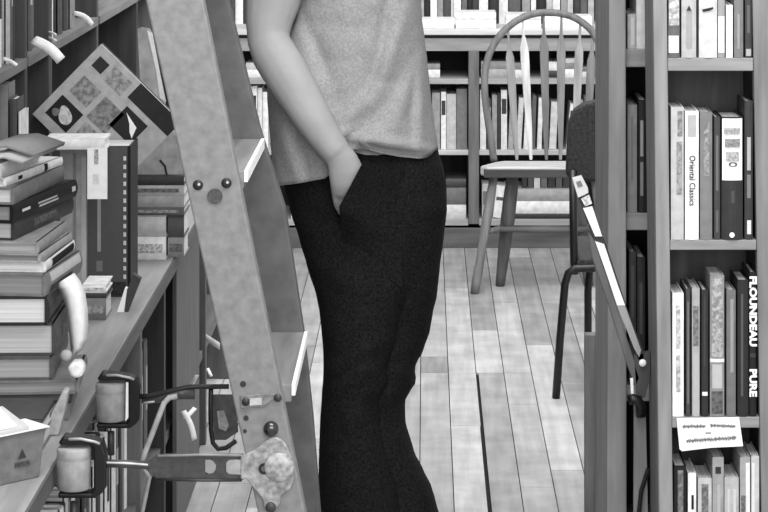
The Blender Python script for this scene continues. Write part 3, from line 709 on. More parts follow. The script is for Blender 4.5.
for i, (yt, yb, c0, c1, v, pv, ln, lb) in enumerate(levels):
    T = (yb - yt)/sS
    X0 = (c0 - VX)*dS/F
    # find yaw so that the far end lands at c1
    th = 0.0
    for _ in range(30):
        df_ = dS + ln*math.cos(th); Xf = (c1 - VX)*df_/F; th = math.asin(max(-.9, min(.9, (Xf - X0)/ln)))
    dec = []
    if 'title dashes' in lb: dec = [(.12,.24,.42,.58,210),(.36,.66,.5,.6,175),(.38,.68,.3,.42,190),(.9,.96,.4,.7,200)]
    elif 'small black squares' in lb: dec = [(.2,.27,.25,.7,20),(.66,.72,.05,.95,20)]
    elif 'black spine panel' in lb: dec = [(.2,.95,.1,.85,26)]
    elif v < 100: dec = [(.3,.7,.3,.7,v+38,'print')]
    elif 'rounded spine' in lb: dec = [(.1,.95,.55,.95,190),(.1,.7,.05,.4,60)]
    rb = book(map_lying((X0, dS + (.012 if i % 3 == 1 else 0), z), -th), .19 if i > 9 else .16, ln, T - .0003, v, lb, pv=pv, group='the big leaning stack on the counter', decor=dec, c=.0035)
    if 'white label' in lb:
        MB().box((wx(0,dS)-.03, dS-.002+.0, z+.002), (wx(25,dS), dS+.01, z+T-.002)).build('paper_label', paper(240), rb)
    z += T
# curled leaflets on top
def leaflet(pts, w, label, v):
    R = [[Vector(p), Vector(p) + Vector(w)] for p in pts]
    mb = MB(); mb.rings(R, cap=False, closed=False); o = mb.build('leaflet', paper(v), smooth=True)
    md = o.modifiers.new('thick', 'SOLIDIFY'); md.thickness = .006
    return tag(o, label, 'leaflet', 'leaflets on top of the big stack')
leaflet([(-.74, 3.9, z+.001), (-.71, 3.9, z+.012), (-.685, 3.905, z+.014), (-.655, 3.91, z+.004)], (.03,.17,0), 'curled pale leaflet lying on top of the big counter stack', 175)
leaflet([(-.745, 3.92, z+.012), (-.715, 3.92, z+.028), (-.685, 3.925, z+.029), (-.64, 3.93, z+.013)], (.03,.14,0), 'curled darker leaflet lying over the pale one on the stack', 135)
# long white slip curling down the stack side
pts = [(66,279),(72,279.5),(77,290),(80,305),(81,320),(80,335),(78,346),(76,357)]
lw = [(-9,3),(-8,4),(-8,5),(-8,3),(-8,2),(-7,1),(-5,0),(-3,0)]
R = []
for (x, y), (a, b) in zip(pts, [17,17,18,19,20,20,19,15] and [(0,0)]*8):
    pass
edgeR = [(74,273),(80,281),(85,293),(87.5,310),(88,325),(87,338),(83,348),(74,356)]
edgeL = [(55,285),(60,291),(64,300),(66.5,312),(68.5,325),(70,338),(71,347),(72,356)]
R = [[P(a[0], a[1], 3.98 - .0), P((a[0]+b[0])/2, (a[1]+b[1])/2, 3.965), P(b[0], b[1], 3.985)] for a, b in zip(edgeL, edgeR)]
mb = MB(); mb.rings(R, cap=False, closed=False); o = mb.build('paper_slip', paper(242), smooth=True)
md = o.modifiers.new('thick', 'SOLIDIFY'); md.thickness = .0008
tag(o, 'long white paper slip curling down the side of the big stack', 'paper')
# small lying book and trinkets near the dictionary foot
pile_front(82, 106, [22, 5, 8], ZC, 4.7, [120, 60, 238], ['grey block of a book at the dictionary\'s foot', 'thin dark book on the grey block at the dictionary\'s foot', 'white-edged book on top of the small pile at the dictionary\'s foot'], group='small pile at the dictionary\'s foot', depth=.1)
mb = MB(); ww = thing('leaning_booklet', 'small white-edged booklet leaning by the dictionary\'s foot near the counter edge', 'booklet', (wx(121,4.78), 4.78, ZC))
mb.prism([(wx(117,4.78), 4.78, ZC), (wx(124,4.78), 4.78, ZC), P(127,289,4.78), P(125,288,4.78)], (0,.02,0)); mb.build('page_edge', paper(245), ww)
mb = MB(); mb.prism([(wx(124.6,4.78), 4.78, ZC), (wx(128,4.78), 4.78, ZC), P(141,279,4.78), P(133,274,4.78), P(127.5,289,4.78)], (0,.02,0)); mb.build('cover', cover(64), ww)
# rounded knob-like weight and torn wad on the edge of the stack
mb = MB(); c = Vector((wx(66,3.86), 3.86, wz(356,3.86)))
kn = thing('wooden_knob', 'small round pale knob lodged in the side of the big stack', 'knob', c - Vector((0,0,.009)))
mb.disc(c + Vector((0,.006,0)), .0095, .012, dome=1); mb.build('ball', M(170, .5), kn, smooth=True)
MB().disc(c + Vector((0,.022,0)), .006, .018).build('shank', M(70, .5), kn, smooth=True)
# small white wad at the stack's foot
mb = MB(); wd = [(67,368),(72,363),(80,362),(84,368),(83,376),(76,379),(70,376)]
mb.prism([P(x, y, 3.83) for x, y in wd], (0,.03,0)); o = mb.build('crumpled_paper', M(225, .8, 'mottle', .15, 90), bevel=.004)
tag(o, 'small crumpled white paper tucked beside the stack above the roller', 'paper')
# loose papers and the card box at the counter's front corner
bx = thing('card_box', 'grey cardboard box with a small dark emblem at the counter corner', 'box', (-.58, 3.555, ZC))
cr = Vector((-.572, 3.56, ZC)); e1 = Vector((-.72, -.69, 0)).normalized(); e2 = Vector((-e1.y, e1.x, 0)) * -1
if e2.y < 0: e2 = -e2
hb = .072
P0 = cr; P1 = cr + e1*.16; P2 = P1 + e2*.1; P3 = P0 + e2*.1
mb = MB(); mb.prism([P0, P1, P2, P3], (0,0,hb))
for q_ in mb.v[4:]: q_ -= e1*.012
mb.build('carton', M(108, .7, 'mottle', .1, 60), bx, bevel=.002)
n_ = Vector((-e2.x, -e2.y, 0))
def onface(a, h): return P0 + e1*a + n_*.0012 + Vector((0,0,h))
mb = MB(); mb.prism([onface(.024,.034), onface(.038,.034), onface(.031,.048)], n_*.0003); mb.build('emblem', paper(52), bx)
mb = MB(); mb.prism([onface(.018,.022), onface(.044,.022), onface(.044,.029), onface(.018,.029)], n_*.0003); mb.build('emblem_line', M(75, .7, 'print', .2, 250), bx)
def sheet(pts, label, v, dz=.0015):
    mb = MB(); mb.prism(pts, (0,0,dz)); o = mb.build('loose_paper', paper(v)); return tag(o, label, 'paper', 'loose papers on the card box')
zb = ZC + hb + .0004
top = lambda a, b, h=0: P0 + e1*(a-.012) + e2*b + Vector((0,0,hb+.0004+h))
sheet([top(-.004,-.004), top(.17,-.004), top(.17,.06), top(-.004,.06)], 'white sheet on top of the card box, lowest of three', 225)
sheet([top(.03,.0,.002), top(.18,.0,.002), top(.18,.07,.02), top(.03,.07,.02)], 'pale bent sheet lying over the white sheet on the box', 190, .004)
sheet([top(.05,.004,.008), top(.19,.004,.008), top(.19,.075,.04), top(.05,.075,.036)], 'uppermost bent white sheet on the card box', 235, .004)

pile_front(-24, 41, [17, 10, 6], ZC, 3.70, [104, 190, 70], ['grey paperback lying between the card box and the big stack', 'pale paperback on the grey one behind the card box', 'thin dark booklet on top of the short pile behind the card box'], depth=.14, group='short pile behind the card box')
wp = MB(); d_ = 3.80
wp.prism([P(45,440,d_), P(51,414,d_), P(63,390,d_), P(68,392,d_), P(64,414,d_), P(58,440,d_)], (0,.03,0))
for p in wp.v: p.z = max(p.z, ZC + .0004)
tag(wp.build('folded_leaflet', M(165, .8, 'mottle', .12, 60), None, bevel=.003), 'folded grey leaflet standing at the foot of the big stack behind the front roller', 'leaflet')
# ---- books on the shelf under the counter
side_row(3.95, 4.855, .2505, -.598, (.2,.262), lambda i, v: f'{shade(v)} book under the counter near the rollers, {ORD[i]} along the shelf', 'books under the counter', [235, 96, 245, 60, 210, 130, 248, 70, 190], tr=(.025,.05))
side_row(4.895, 5.295, .2505, -.60, (.2,.27), lambda i, v: f'{shade(v)} book beyond the pale divider under the counter, {ORD[i]} along', 'books under the counter', [92, 70, 58, 110, 66], tr=(.03,.06))
side_row(5.335, 5.615, .2505, -.605, (.2,.27), lambda i, v: f'{shade(v)} book in the dark narrow bay under the counter, {ORD[i]} along', 'books under the counter', [60, 45, 80, 52], tr=(.03,.06))
side_row(5.655, 6.29, .2505, -.60, (.2,.33), lambda i, v: f'{shade(v)} book in the far bay under the counter, {ORD[i]} along', 'books under the counter', [120, 190, 60, 200, 90], tr=(.04,.08))
# grey book with a pale edge standing taller behind the upper roller
dd = 4.80
book(map_side((-.60, 4.40+.0, .2505+.265)), .1, .03, .2, 150, 'grey book lying flat on the row behind the upper roller', pv=230) if False else None
# curled labels on the shelf edge below
shelf_label((181,412), (192,441), (5,-2), 4.9, 'large curled white label below the counter beside the ladder arm', hump=2)
shelf_label((193,407), (183,418), (4,2), 4.95, 'short white label tab crossing the large curled one below the counter', hump=0)
shelf_label((190,385), (195,375), (4,0), 5.66, 'tiny white label below the counter near the ladder stile, lower one', hump=0)
shelf_label((206,369), (210,377), (3,-1), 5.9, 'tiny white label below the counter near the ladder stile, upper one', hump=0)
shelf_label((206,341), (220,350), (0,-7), 5.7, 'white label just below the counter beside the ladder stile', hump=0)

# ================================================================= LADDER
DF, DR = 3.62, 4.04
ld = thing('library_ladder', 'wooden rolling library ladder leaning toward the counter in the aisle', 'ladder', (wx(360, DF), DF, 0))
def yz(y, d): return P(0, y, d).z
ytop, ybot = -860, 901
mb = MB(); n = 2
mb.prism([P(145.5+.219*ytop, ytop, DF), P(203+.199*ytop, ytop, DF), P(203+.199*ybot, ybot, DF), P(145.5+.219*ybot, ybot, DF)], (0,.034,0))
for p in mb.v: p.z = max(p.z, 0)
o = mb.build('stile', M(130, .6, 'mottle', .09, 60), ld, bevel=.003); o['label'] = 'pale front stile'
mb = MB()
ys = [(-823,52),(0,228),(130,260),(209,285),(335,304),(420,313),(512,320),(789,352)]
mb.prism([P(x, y, DR) for y, x in ys] + [P(x-58, y, DR) for y, x in ys[::-1]], (0,.034,0))
for p in mb.v: p.z = max(p.z, 0)
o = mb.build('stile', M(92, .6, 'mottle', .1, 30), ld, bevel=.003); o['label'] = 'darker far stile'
for i, z in enumerate((.12, .445, .77, 1.095, 1.42, 1.745, 2.07)):
    y = VY + (H - z)*F/DF; xr = {3: 246, 2: 294}.get(i, 203+.199*y+8)
    X1 = wx(xr, DF); X0 = wx(145.5+.219*y, DF) + .012
    MB().box((X0, DF+.0345, z-.026), (X1-.006, DR-.0005, z)).build('step', wood(128, 'woody'), ld, bevel=.001)
    MB().box((X1-.0055, DF+.0345, z-.016), (X1, DR-.0005, z+.001)).build('nosing', paper(248), ld)
def hw(mb, name, mat, smooth=False, bevel=0, parent=None): return mb.build(name, mat, parent or ld, smooth=smooth, bevel=bevel)
G = lambda x, y, e=0: P(x, y, DF) + Vector((0, -e, 0))
for x, y in ((198,185),(226.5,183)):
    b_ = hw(MB().disc(G(x,y), .0078, .004, dome=1), 'screw', BLACK(32), True)
    hw(MB().disc(G(x+1.2,y-1,.004), .002, .001), 'screw_slot', paper(190), parent=b_)
hw(MB().disc(G(215,196), .0115, .003), 'wood_plug', M(72, .6, 'mottle', .2, 200))
for x, y, r in ((243,384,.0045),(246,418,.004),(245,431,.003)): hw(MB().disc(G(x,y), r, .001), 'screw_hole', BLACK(45))
hw(MB().prism([G(240,395), G(262,393.5), G(281,393), G(283,399), G(272,400), G(262,407), G(241,408)], (0,-.003,0)), 'strap_plate', M(120, .4, 'mottle', .15, 120, spec=.5), bevel=.001)
hw(MB().disc(G(246,401,.003), .006, .003), 'bolt_head', BLACK(55), True); hw(MB().disc(G(278,397,.003), .006, .003), 'bolt_head', BLACK(60), True)
hw(MB().prism([G(250,398), G(262,397), G(262,404), G(250,405)], (0,-.0042,0)), 'plate_face', M(185, .5, 'mottle', .1, 150))
hw(MB().disc(G(271,428.5), .0115, .012, dome=1), 'bolt_head', M(30, .15, spec=1.0), True)
pl = [(241,455),(255,449),(266,440),(275,436),(284,441),(290,452),(294.5,466),(294,480),(288,491),(281,494),(281,500),(277,507),(270,511),(265,508),(263,499),(256,490),(246,478),(241,478)]
pts = smoothpts([(x, y, 0) for x, y in pl + [pl[0]]], 3)[:-1]
hw(MB().prism([G(p.x, p.y) for p in pts], (0,-.006,0)), 'hinge_plate', M(150, .4, 'mottle', .22, 110, spec=.5), bevel=.002)
hw(MB().disc(G(279.5,466,.0058), .0225, .008, dome=1, n=28), 'plate_boss', M(160, .4, 'mottle', .22, 130, spec=.5), True)
hw(MB().disc(G(264.5,467.5,.0058), .0085, .0015), 'plate_bolt', BLACK(30)); hw(MB().disc(G(264.5,467.5,.0073), .0045, .001), 'plate_bolt', M(90, .4))
hw(MB().disc(G(271,506,.006), .008, .006, dome=1), 'plate_bolt', BLACK(60), True)
# arms carrying the guide rollers
def roller_set(cx, cy, d, tone, pale):
    s = F/d; c = P(cx, cy, d); ra = .0258; hh = .0315
    roll = thing_part('guide_roller', ld, c - Vector((0,0,hh)))
    mb = MB(); n = 28
    prof = [(.0,-hh),(.9,-hh),(1,-hh*.92),(1,hh*.42),(.985,hh*.47),(1,hh*.52),(1,hh*.9),(.93,hh),(0.0,hh)]
    mb.rings([[c + Vector((max(k,.02)*ra*math.cos(2*PI*i/n), max(k,.02)*ra*math.sin(2*PI*i/n), z)) for i in range(n)] for k, z in prof])
    mb.build('wheel', M(tone, .5, 'mottle', .1, 60), roll, smooth=True)
    yk = MB(); X = lambda px, py, e=0: P(cx+px, cy+py, d) + Vector((0, e, 0))
    k = s/663
    def pp(l): return [X(a*k, b*k, -.012) for a, b in l]
    yk.prism(pp([(-10,-33),(-4,-32),(6,-31),(20,-29.5),(29,-26),(33,-14),(33,18),(29,24),(22,29),(16,29),(-15,29),(-15,23.6),(18,23.6),(20.5,20),(20.5,-21),(18,-24.2),(-14,-24.2),(-14,-27)]), (0,.03,0))
    yk.build('yoke', BLACK(20), roll, bevel=.003)
    MB().tube([X(0,34*k), X(0,60*k)], .006, 10).build('axle', BLACK(60), roll, smooth=True)
    if pale: MB().prism([X(18*k,-23*k,-.016), X(20.5*k,-23*k,-.016), X(20.5*k,16*k,-.016), X(17.5*k,20*k,-.016)], (0,.003,0)).build('yoke_highlight', paper(245), roll)  # upright highlight on the yoke, painted as a white strip
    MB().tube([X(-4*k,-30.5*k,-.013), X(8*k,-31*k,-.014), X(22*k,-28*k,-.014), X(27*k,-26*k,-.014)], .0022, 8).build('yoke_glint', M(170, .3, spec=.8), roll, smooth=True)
    return roll
def thing_part(name, parent, loc):
    o = bpy.data.objects.new(name, None); C.objects.link(o); o.parent = parent; o.location = Vector(loc) - parent.location; return o
roller_set(74, 467.5, DF, 158, False)
roller_set(111, 401, DR, 150, True)
# front arm: thin rod, then flat fork with two oval holes
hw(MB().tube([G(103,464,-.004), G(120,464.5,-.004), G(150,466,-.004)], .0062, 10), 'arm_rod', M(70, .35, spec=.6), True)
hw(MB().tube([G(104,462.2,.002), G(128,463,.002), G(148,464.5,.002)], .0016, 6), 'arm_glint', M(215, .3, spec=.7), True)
arm = MB()
xa = [(146,463),(156,456),(165,454.5),(243,454.5)]; xb = [(243,480),(165,480),(156,478),(146,470)]
# plate with holes built as strips
def strip(a): arm.prism([G(*p) for p in a], (0,.006,0))
strip([(146,463),(156,456),(165,454.5),(205,454.5),(205,480),(165,480),(156,478),(146,470)])
strip([(205,454.5),(243,454.5),(243,460),(236,459.5),(229,460),(226,463),(226,472),(228,475),(243,476),(243,480),(205,480),(205,473),(209,475),(213,474),(215.5,470),(216,465),(213,461),(209,459.5),(205,460)])
hw(arm, 'arm_plate', M(64, .4, 'mottle', .15, 90, spec=.5))
hw(MB().tube([G(158,455.8,.002), G(200,454.5,.002), G(242,455,.002)], .0022, 6), 'arm_edge', M(135, .4, spec=.5), True)
hw(MB().tube([G(158,479,.002), G(200,480,.002), G(242,480,.002)], .0022, 6), 'arm_edge', M(50, .4, spec=.5), True)
# rear arm
Rr = lambda x, y, e=0: P(x, y, DR) + Vector((0, -e, 0))
hw(MB().tube([Rr(142,400), Rr(158,399), Rr(166,395), Rr(180,393), Rr(195,393)], [.0055,.0065,.009,.011,.011], 10), 'arm_rod', M(72, .35, spec=.5), True)
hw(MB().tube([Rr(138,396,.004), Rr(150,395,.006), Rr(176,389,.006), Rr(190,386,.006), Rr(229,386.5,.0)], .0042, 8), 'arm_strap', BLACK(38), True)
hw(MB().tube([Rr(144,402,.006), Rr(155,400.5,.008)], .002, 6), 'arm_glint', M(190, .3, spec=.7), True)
# brace rod hooked under the rear arm
hw(MB().tube([Rr(178,394.5,.012), Rr(170,396,.012), Rr(165,401,.012), Rr(156,424,.012), Rr(146,450,.012), Rr(142,462,.012)], .0048, 8), 'brace_rod', M(190, .5), True)
hw(MB().tube([Rr(142,462,.012), Rr(150,476,.008), Rr(146,496,.008), Rr(141,520,.008), Rr(139,560,.008)], .0036, 8), 'brace_rod', M(165, .5), True)
hw(MB().tube([Rr(211,386), Rr(210.5,410), Rr(211,430), Rr(213,443), Rr(218,449), Rr(226,448), Rr(236,441)], .004, 8), 'guard_loop', BLACK(30), True)
hw(MB().prism([Rr(212,395,.0), Rr(236,395,.0), Rr(238,432,.0), Rr(226,440,.0), Rr(214,440,.0)], (0,.005,0)), 'guard_plate', M(72, .6, 'mottle', .2, 60))
hw(MB().prism([Rr(217,411,.001), Rr(224,410,.001), Rr(229,425,.001), Rr(226,431,.001), Rr(219,428,.001)], (0,-.002,0)), 'guard_patch', M(140, .6, 'mottle', .15, 90))

# ================================================================= PERSON
DP = 4.70; SP = F / DP
pr = thing('person', 'person in pale t-shirt and black trousers, hand in pocket, standing beyond the ladder', 'person', (wx(380, DP), DP, 0))
SKIN = M(155, .55, 'plain', .05, 14)
def interp(tab, y):
    if y <= tab[0][0]: return tab[0][1:]
    for (a, *va), (b, *vb) in zip(tab, tab[1:]):
        if y <= b:
            u = (y-a)/(b-a); u = u*u*(3-2*u)*.35 + u*.65
            return [p + (q-p)*u for p, q in zip(va, vb)]
    return tab[-1][1:]
# --- body: lofts fused into one continuous surface by voxel remesh
body = MB()
def ring(c, rx, ry, n=20, tilt=None):
    return [Vector(c) + Vector((rx*math.cos(2*PI*i/n), ry*math.sin(2*PI*i/n), 0)) for i in range(n)]
cxp = wx(362, DP)
torso = [(.90,.13,.10,.012),(.98,.135,.105,.008),(1.05,.125,.10,0),(1.15,.125,.10,-.005),(1.25,.108,.10,-.005),(1.35,.11,.095,-.012),(1.40,.10,.08,-.015),(1.44,.075,.065,-.01),(1.47,.056,.056,-.012),(1.53,.054,.056,-.018)]
body.rings([ring((cxp+ox, DP, z), rx, ry) for z, rx, ry, ox in torso])
hd = [(1.505,.035,.045,-.045),(1.52,.052,.068,-.03),(1.55,.062,.082,-.024),(1.60,.07,.092,-.02),(1.65,.074,.096,-.016),(1.69,.068,.088,-.014),(1.715,.05,.065,-.012),(1.728,.022,.03,-.012)]
body.rings([ring((cxp+ox-.01, DP-.012, z), rx, ry) for z, rx, ry, ox in hd])
body.tube([(cxp-.03, DP-.10, 1.635),(cxp-.03, DP-.118, 1.605),(cxp-.03, DP-.112, 1.592)], [.007,.012,.008], 8)   # nose
for sx in (-1, 1):                                                                                          # ears
    body.tube([(cxp-.028+sx*.072, DP-.005, 1.595),(cxp-.028+sx*.08, DP, 1.62),(cxp-.028+sx*.077, DP, 1.645)], [.008,.012,.008], 8)
body.tube([(cxp-.052, DP-.099, 1.56),(cxp-.03, DP-.105, 1.563),(cxp-.008, DP-.099, 1.56)], [.004,.007,.004], 8)  # lips
# near arm (bent, hand in the pocket)
ya = DP - .05
arm_pts = [(300,-62,DP-.0,30),(288,-45,DP-.02,30),(279,-20,ya,28.5),(273,0,ya-.01,28),(269,22,ya-.02,23.5),(268.5,40,ya-.03,21),(274,54,ya-.045,22.5),(284,70,ya-.065,22.5),(297,92,ya-.08,21),(311,115,ya-.09,19),(325,137,ya-.10,16.5),(337,153,ya-.105,14.5)]
body.tube([P(x, y, d) for x, y, d, r in arm_pts], [(r/SP, r/SP*.85) for *_, r in arm_pts], 16)
# palm and fingers going down into the pocket
hp = [(336,151,ya-.105,(13.5,10)),(342,160,ya-.105,(15.5,9.5)),(346,171,ya-.103,(17.5,9.5)),(347,183,ya-.098,(17,9)),(347,194,ya-.090,(15,8))]
body.tube([P(x, y, d) for x, y, d, r in hp], [(r[0]/SP, r[1]/SP) for *_, r in hp], 16)
fingers = [((335,186),(336,197),(338,206),(342,214),4.6),((342,190),(344,204),(347,216),(352,226),4.8),((349,191),(352,205),(356,216),(360,224),4.7),((356,188),(359,200),(363,209),(366,216),4.2)]
for f0, f1, f2, f3, r in fingers:
    body.tube([P(*f0, ya-.092), P(*f1, ya-.086), P(*f2, ya-.078), P(*f3, ya-.068)], [r/SP, r/SP*.98, r/SP*.9, r/SP*.75], 10)
body.tube([P(352,160,ya-.105), P(356,167,ya-.103), P(358,178,ya-.095), P(358,190,ya-.085)], [6/SP, 5.4/SP, 5/SP, 4/SP], 10)   # thumb
# far arm, folded behind the back
fa = [(cxp+.06,DP+.02,1.385,.045),(cxp+.05,DP+.085,1.28,.042),(cxp+.055,DP+.13,1.15,.04),(cxp+.06,DP+.15,1.09,.037),(cxp+.0,DP+.15,1.08,.03),(cxp-.03,DP+.145,1.08,.026)]
body.tube([p[:3] for p in fa], [p[3] for p in fa], 14)
hb0 = Vector((cxp-.03, DP+.145, 1.08))
body.tube([hb0, hb0+Vector((-.04,0,.0)), hb0+Vector((-.075,-.002,.0))], [(.026,.016),(.038,.016),(.036,.013)], 12, up=(0,1,0))
for k, ln_ in enumerate((.062,.072,.068,.052)):
    q = hb0 + Vector((-.07, 0, .027 - .018*k))
    body.tube([q, q+Vector((-ln_*.5,-.004,0)), q+Vector((-ln_,-.018,-.004))], [.0088,.0082,.007], 8)
body.tube([hb0+Vector((-.02,-.004,.026)), hb0+Vector((-.045,-.012,.05)), hb0+Vector((-.068,-.018,.058))], [.012,.0095,.008], 8)
# legs
for lg in ([(349,172,40,-.01),(352,230,34,-.015),(354,300,29,-.02),(358,370,24,-.02),(352,450,22,-.01),(350,560,20,0),(350,634,18,0)],
           [(392,172,40,.02),(393,230,34,.025),(390,300,27,.03),(386,370,20,.035),(386,420,15,.035),(392,470,18,.03),(408,560,20,.02),(412,634,18,.02)]):
    body.tube([P(x, y, DP) + Vector((0, dy, 0)) for x, y, r_, dy in lg], [r_/SP for x, y, r_, dy in lg], 14)
bo = body.build('body', SKIN, pr, smooth=True)
md = bo.modifiers.new('fuse', 'REMESH'); md.mode = 'VOXEL'; md.voxel_size = .0045; md.use_smooth_shade = True
md = bo.modifiers.new('soft', 'SMOOTH'); md.factor = .5; md.iterations = 4
# eyes and hair
for sx in (-1, 1):
    MB().disc((cxp-.03+sx*.032, DP-.088, 1.628), .011, .012, dome=1).build('eye', M(60, .2), pr, smooth=True)
hair = MB(); hr = []
for z, k in ((1.56,1.02),(1.60,1.06),(1.65,1.08),(1.70,1.1),(1.73,.8),(1.742,.25)):
    rx, ry, ox = {1.56:(.064,.084,-.024),1.60:(.071,.093,-.02),1.65:(.075,.097,-.016),1.70:(.066,.085,-.014),1.73:(.055,.07,-.012),1.742:(.05,.06,-.012)}[z]
    hr.append([Vector((cxp-.01+ox + rx*k*math.cos(t), DP+.004 + (ry*k*math.sin(t) if math.sin(t) > -.35 or z > 1.66 else -.35*ry*k), z)) for t in [2*PI*i/24 for i in range(24)]])
hair.rings(hr); hair.build('hair', M(55, .7, 'mottle', .3, 120), pr, smooth=True)

# --- t-shirt
SH = [(-72,330,385),(-66,305,412),(-55,285,424),(-35,290,421),(0,298,419.5),(20,294,421),(40,286,423.5),(60,276,426),(80,268,428),(100,268.5,430),(120,270,432.5),(140,271.5,436),(160,273,438),(184,274.5,440)]
def hem(px):
    tab = [(262,185),(281,185.5),(300,183),(325,178.5),(333,172),(341,160),(349,152),(357,148.5),(367,150),(380,153.5),(400,157),(420,159),(428,156),(436,149),(445,149)]
    if px <= tab[0][0]: return tab[0][1]
    for (a, va), (b, vb) in zip(tab, tab[1:]):
        if px <= b: return va + (vb-va)*(px-a)/(b-a)
    return tab[-1][1]
def shirt_fold(px, y):
    g = lambda cx, cy, ang, ln, wd, a: a*math.exp(-(((px-cx)*math.cos(ang)+(y-cy)*math.sin(ang))/ln)**2 - ((-(px-cx)*math.sin(ang)+(y-cy)*math.cos(ang))/wd)**2)
    f = 0
    f += g(385,60,1.95,60,7,.010) - g(377,70,1.95,60,6,.008)          # long fold down from the chest
    f += g(352,115,-.9,30,5,.006) - g(365,122,-.8,30,5,.006)
    f += g(392,144,.16,46,3.4,.016) - g(392,151,.15,44,2.6,.009) + g(366,140,-.75,16,3.5,.012)          # rolls above the waistband
    f += g(345,133,-.5,20,4,.007) + g(372,138,-.5,20,4,.005)
    f += g(310,60,1.2,40,6,.006) - g(320,55,1.2,40,6,.005)
    f += g(400,105,1.9,40,6,.005) + g(420,110,1.6,40,5,.006) - g(412,110,1.6,40,4,.005)
    f += g(290,150,1.2,40,8,.006) - g(303,160,1.3,30,6,.005)
    f += .0035*noise.noise(Vector((px*.045, y*.03, 1.3))) + .002*noise.noise(Vector((px*.12, y*.09, 7.7)))
    f -= g(383,25,1.75,45,5,.007)
    return f * 1.7
sh = MB(); NA, NR = 96, 56; R = []
for k in range(NR+1):
    v = k/NR; r = []
    for i in range(NA):
        t = 2*PI*i/NA; fr = (1+math.cos(t))/2
        px = 268 + (440-268)*fr
        y = -72
        for _ in range(4):
            y = -72 + (hem(px)+72)*v; L_, R_ = interp(SH, y); px = L_ + (R_-L_)*fr
        dep = .128 - .02*max(0, min(1, (-40-y)/32)) * 1.5
        dep *= abs(math.sin(t))**.85 * (1 if math.sin(t) > 0 else -1)
        off = shirt_fold(px, y) if math.sin(t) < .2 else 0
        p = P(px, y, DP + dep - off * min(1, abs(math.sin(t))*2))
        r.append(p)
    R.append(r)
sh.rings(R, cap=False)
# sleeve over the upper arm
sl = [(312,-66,DP,37),(300,-60,DP-.01,36),(290,-45,DP-.02,35.5),(283,-28,ya+.005,34),(279,-14,ya-.003,33)]
sh.tube([P(x, y, d) for x, y, d, r_ in sl], [(r_/SP, r_/SP*.95) for *_, r_ in sl], 18)
so = sh.build('t_shirt', M(149, .85, 'cloth', .09, 230), pr, smooth=True)
md = so.modifiers.new('thick', 'SOLIDIFY'); md.thickness = .0025; md.offset = 1

# --- trousers
TR = [(135,290,434),(150,287,438),(170,283.5,444),(185,284,446.5),(210,290,447),(240,299.5,443.5),(266,307,440),(296,316.5,437),(312,319.5,433),(331,321.5,430),(348,323,424),(356,323.3,421),(363,323.4,416),(370,323.4,414.8),(377,323.2,416),(383,322.8,415.3),(391,322,410),(401,321.5,405),(421,320,405.5),(451,319,414),(470,318.5,423.5),(486,318.2,431.5),(500,318,435.5),(520,317.5,441),(600,317,452),(640,318,455)]
tr = MB(); NA = 48
def leg_loft(side):
    R = []
    ys = [137 + (640-137)*i/90 for i in range(91)]
    for y in ys:
        L_, R_ = interp(TR, y); w = R_ - L_
        q = max(0, min(1, (y-210)/120))
        sh_ = .99 - .27*q
        a, b = (L_, L_ + w*sh_) if side == 0 else (R_ - w*sh_, R_)
        dep = (.112 - .02*max(0, min(1, (170-y)/30)) - .016*q + (.03*max(0, (y-430)/200)))
        dd = DP + (-.02*q if side == 0 else .035*q)
        r = []
        for i in range(NA):
            t = 2*PI*i/NA; px = (a+b)/2 + (b-a)/2*math.cos(t)
            sn = math.sin(t); p = P(px, y, dd + dep*(abs(sn)**.85)*(1 if sn > 0 else -1))
            e = .004*noise.noise(Vector((px*.03+side*9, y*.045, t))) + .003*math.sin(y*.12 + t*2)*math.exp(-((y-372)/40)**2)
            if math.sin(t) < 0: p.y -= abs(e)*2
            r.append(p)
        R.append(r)
    tr.rings(R, cap=True)
leg_loft(0); leg_loft(1)
# pocket front panel drawn over the hand, its slanted mouth cutting across the knuckles
pocket = []
NU, NV = 12, 14
for j in range(NV+1):
    v = j/NV; row = []
    ml = Vector((364, 160, 0)).lerp(Vector((339, 207, 0)), v)          # mouth edge
    mr = Vector((408, 172, 0)).lerp(Vector((402, 248, 0)), v)
    ml2 = ml
    for i in range(NU+1):
        u = i/NU; q = ml2.lerp(mr, u)
        lift = (1-u)**1.5
        yy_ = ya - .135*lift - .03 + (.0 if v < .8 else .0)
        base = DP - .118*math.sqrt(max(0, 1 - ((q.x-365)/82)**2)) + .004
        fr = DP - .176
        y_ = fr*lift + base*(1-lift)
        row.append(P(q.x, q.y, y_))
    pocket.append(row)
# run the panel down below the mouth and fade it into the leg
for k in range(1, 9):
    w = k/8; row = []
    for i in range(NU+1):
        u = i/NU
        qx = 339 + 6*w + (402-339-6*w)*u; qy = 207 + (248-207)*u + 40*w
        base = DP - .118*math.sqrt(max(0, 1 - ((qx-365)/82)**2)) + .006
        lift = (1-u)**1.5*(1-w)**1.4
        y_ = (DP-.176)*lift + base*(1-lift)
        row.append(P(qx, qy, y_))
    pocket.append(row)
tr.rings(pocket, cap=False, closed=False)
tr.build('trousers', M(27, .9, 'cloth', .3, 220, spec=.1), pr, smooth=True)
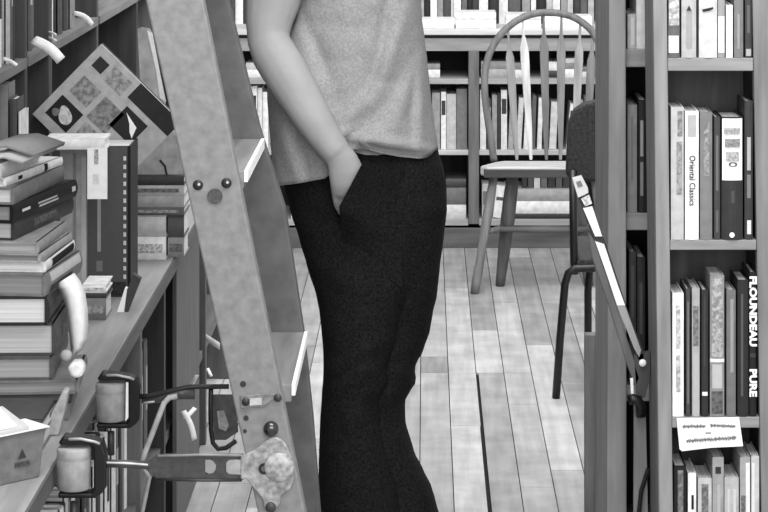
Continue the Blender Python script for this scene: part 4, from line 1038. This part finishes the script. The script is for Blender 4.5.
# shoes
for cx_, dy in ((-.045, -.06), (.07, .0)):
    s_ = MB(); X0 = cxp+cx_
    s_.rings([[Vector((X0 + w*math.cos(t), DP+dy+yy_, z0 + h*max(0, math.sin(t)))) for t in [PI*i/10 for i in range(11)]] for yy_, w, h, z0 in ((.1,.028,.06,0),(.06,.036,.085,0),(0,.038,.09,0),(-.06,.042,.07,0),(-.13,.046,.05,0),(-.17,.03,.03,0))])
    s_.build('shoe', M(40, .5), pr, smooth=True)

# ================================================================= LIGHT, WORLD, CAMERA
w = bpy.data.worlds.new('room_light'); bpy.context.scene.world = w; w.use_nodes = True
w.node_tree.nodes['Background'].inputs[0].default_value = (1, 1, 1, 1)
w.node_tree.nodes['Background'].inputs[1].default_value = 0.68
def area(name, loc, size, energy, target=None):
    l = bpy.data.lights.new(name, 'AREA'); l.shape = 'RECTANGLE'; l.size, l.size_y = size; l.energy = energy
    o = bpy.data.objects.new(name, l); C.objects.link(o); o.location = loc
    dirv = Vector(target or (loc[0], loc[1], 0)) - Vector(loc)
    o.rotation_euler = dirv.to_track_quat('-Z', 'Y').to_euler()
    return o
area('overhead_light', (.1, 3.0, 3.0), (1.6, 1.6), 66, (.0, 4.4, .9))  # added area light overhead, fixture unseen
area('overhead_light', (.2, 7.0, 2.9), (1.4, 2.6), 112, (.1, 8.3, .3))  # added overhead light, kept strong to brighten the far bookcase and floor
area('front_light', (.4, .2, 1.9), (2.4, 1.8), 75, (.0, 5.0, .8))  # broad unseen area light from the camera side
cam = bpy.data.cameras.new('camera'); co = bpy.data.objects.new('camera', cam); C.objects.link(co)
co.location = (0, 0, H); co.rotation_euler = (PI/2, 0, 0)
cam.sensor_width = 36; cam.lens = F/768*36; cam.shift_x = -(VX-384)/768; cam.shift_y = (VY-256)/768
cam.clip_start = .05; cam.clip_end = 60
sc = bpy.context.scene; sc.camera = co
sc.view_settings.view_transform = 'Standard'; sc.view_settings.look = 'None'; sc.view_settings.exposure = 0; sc.view_settings.gamma = 1
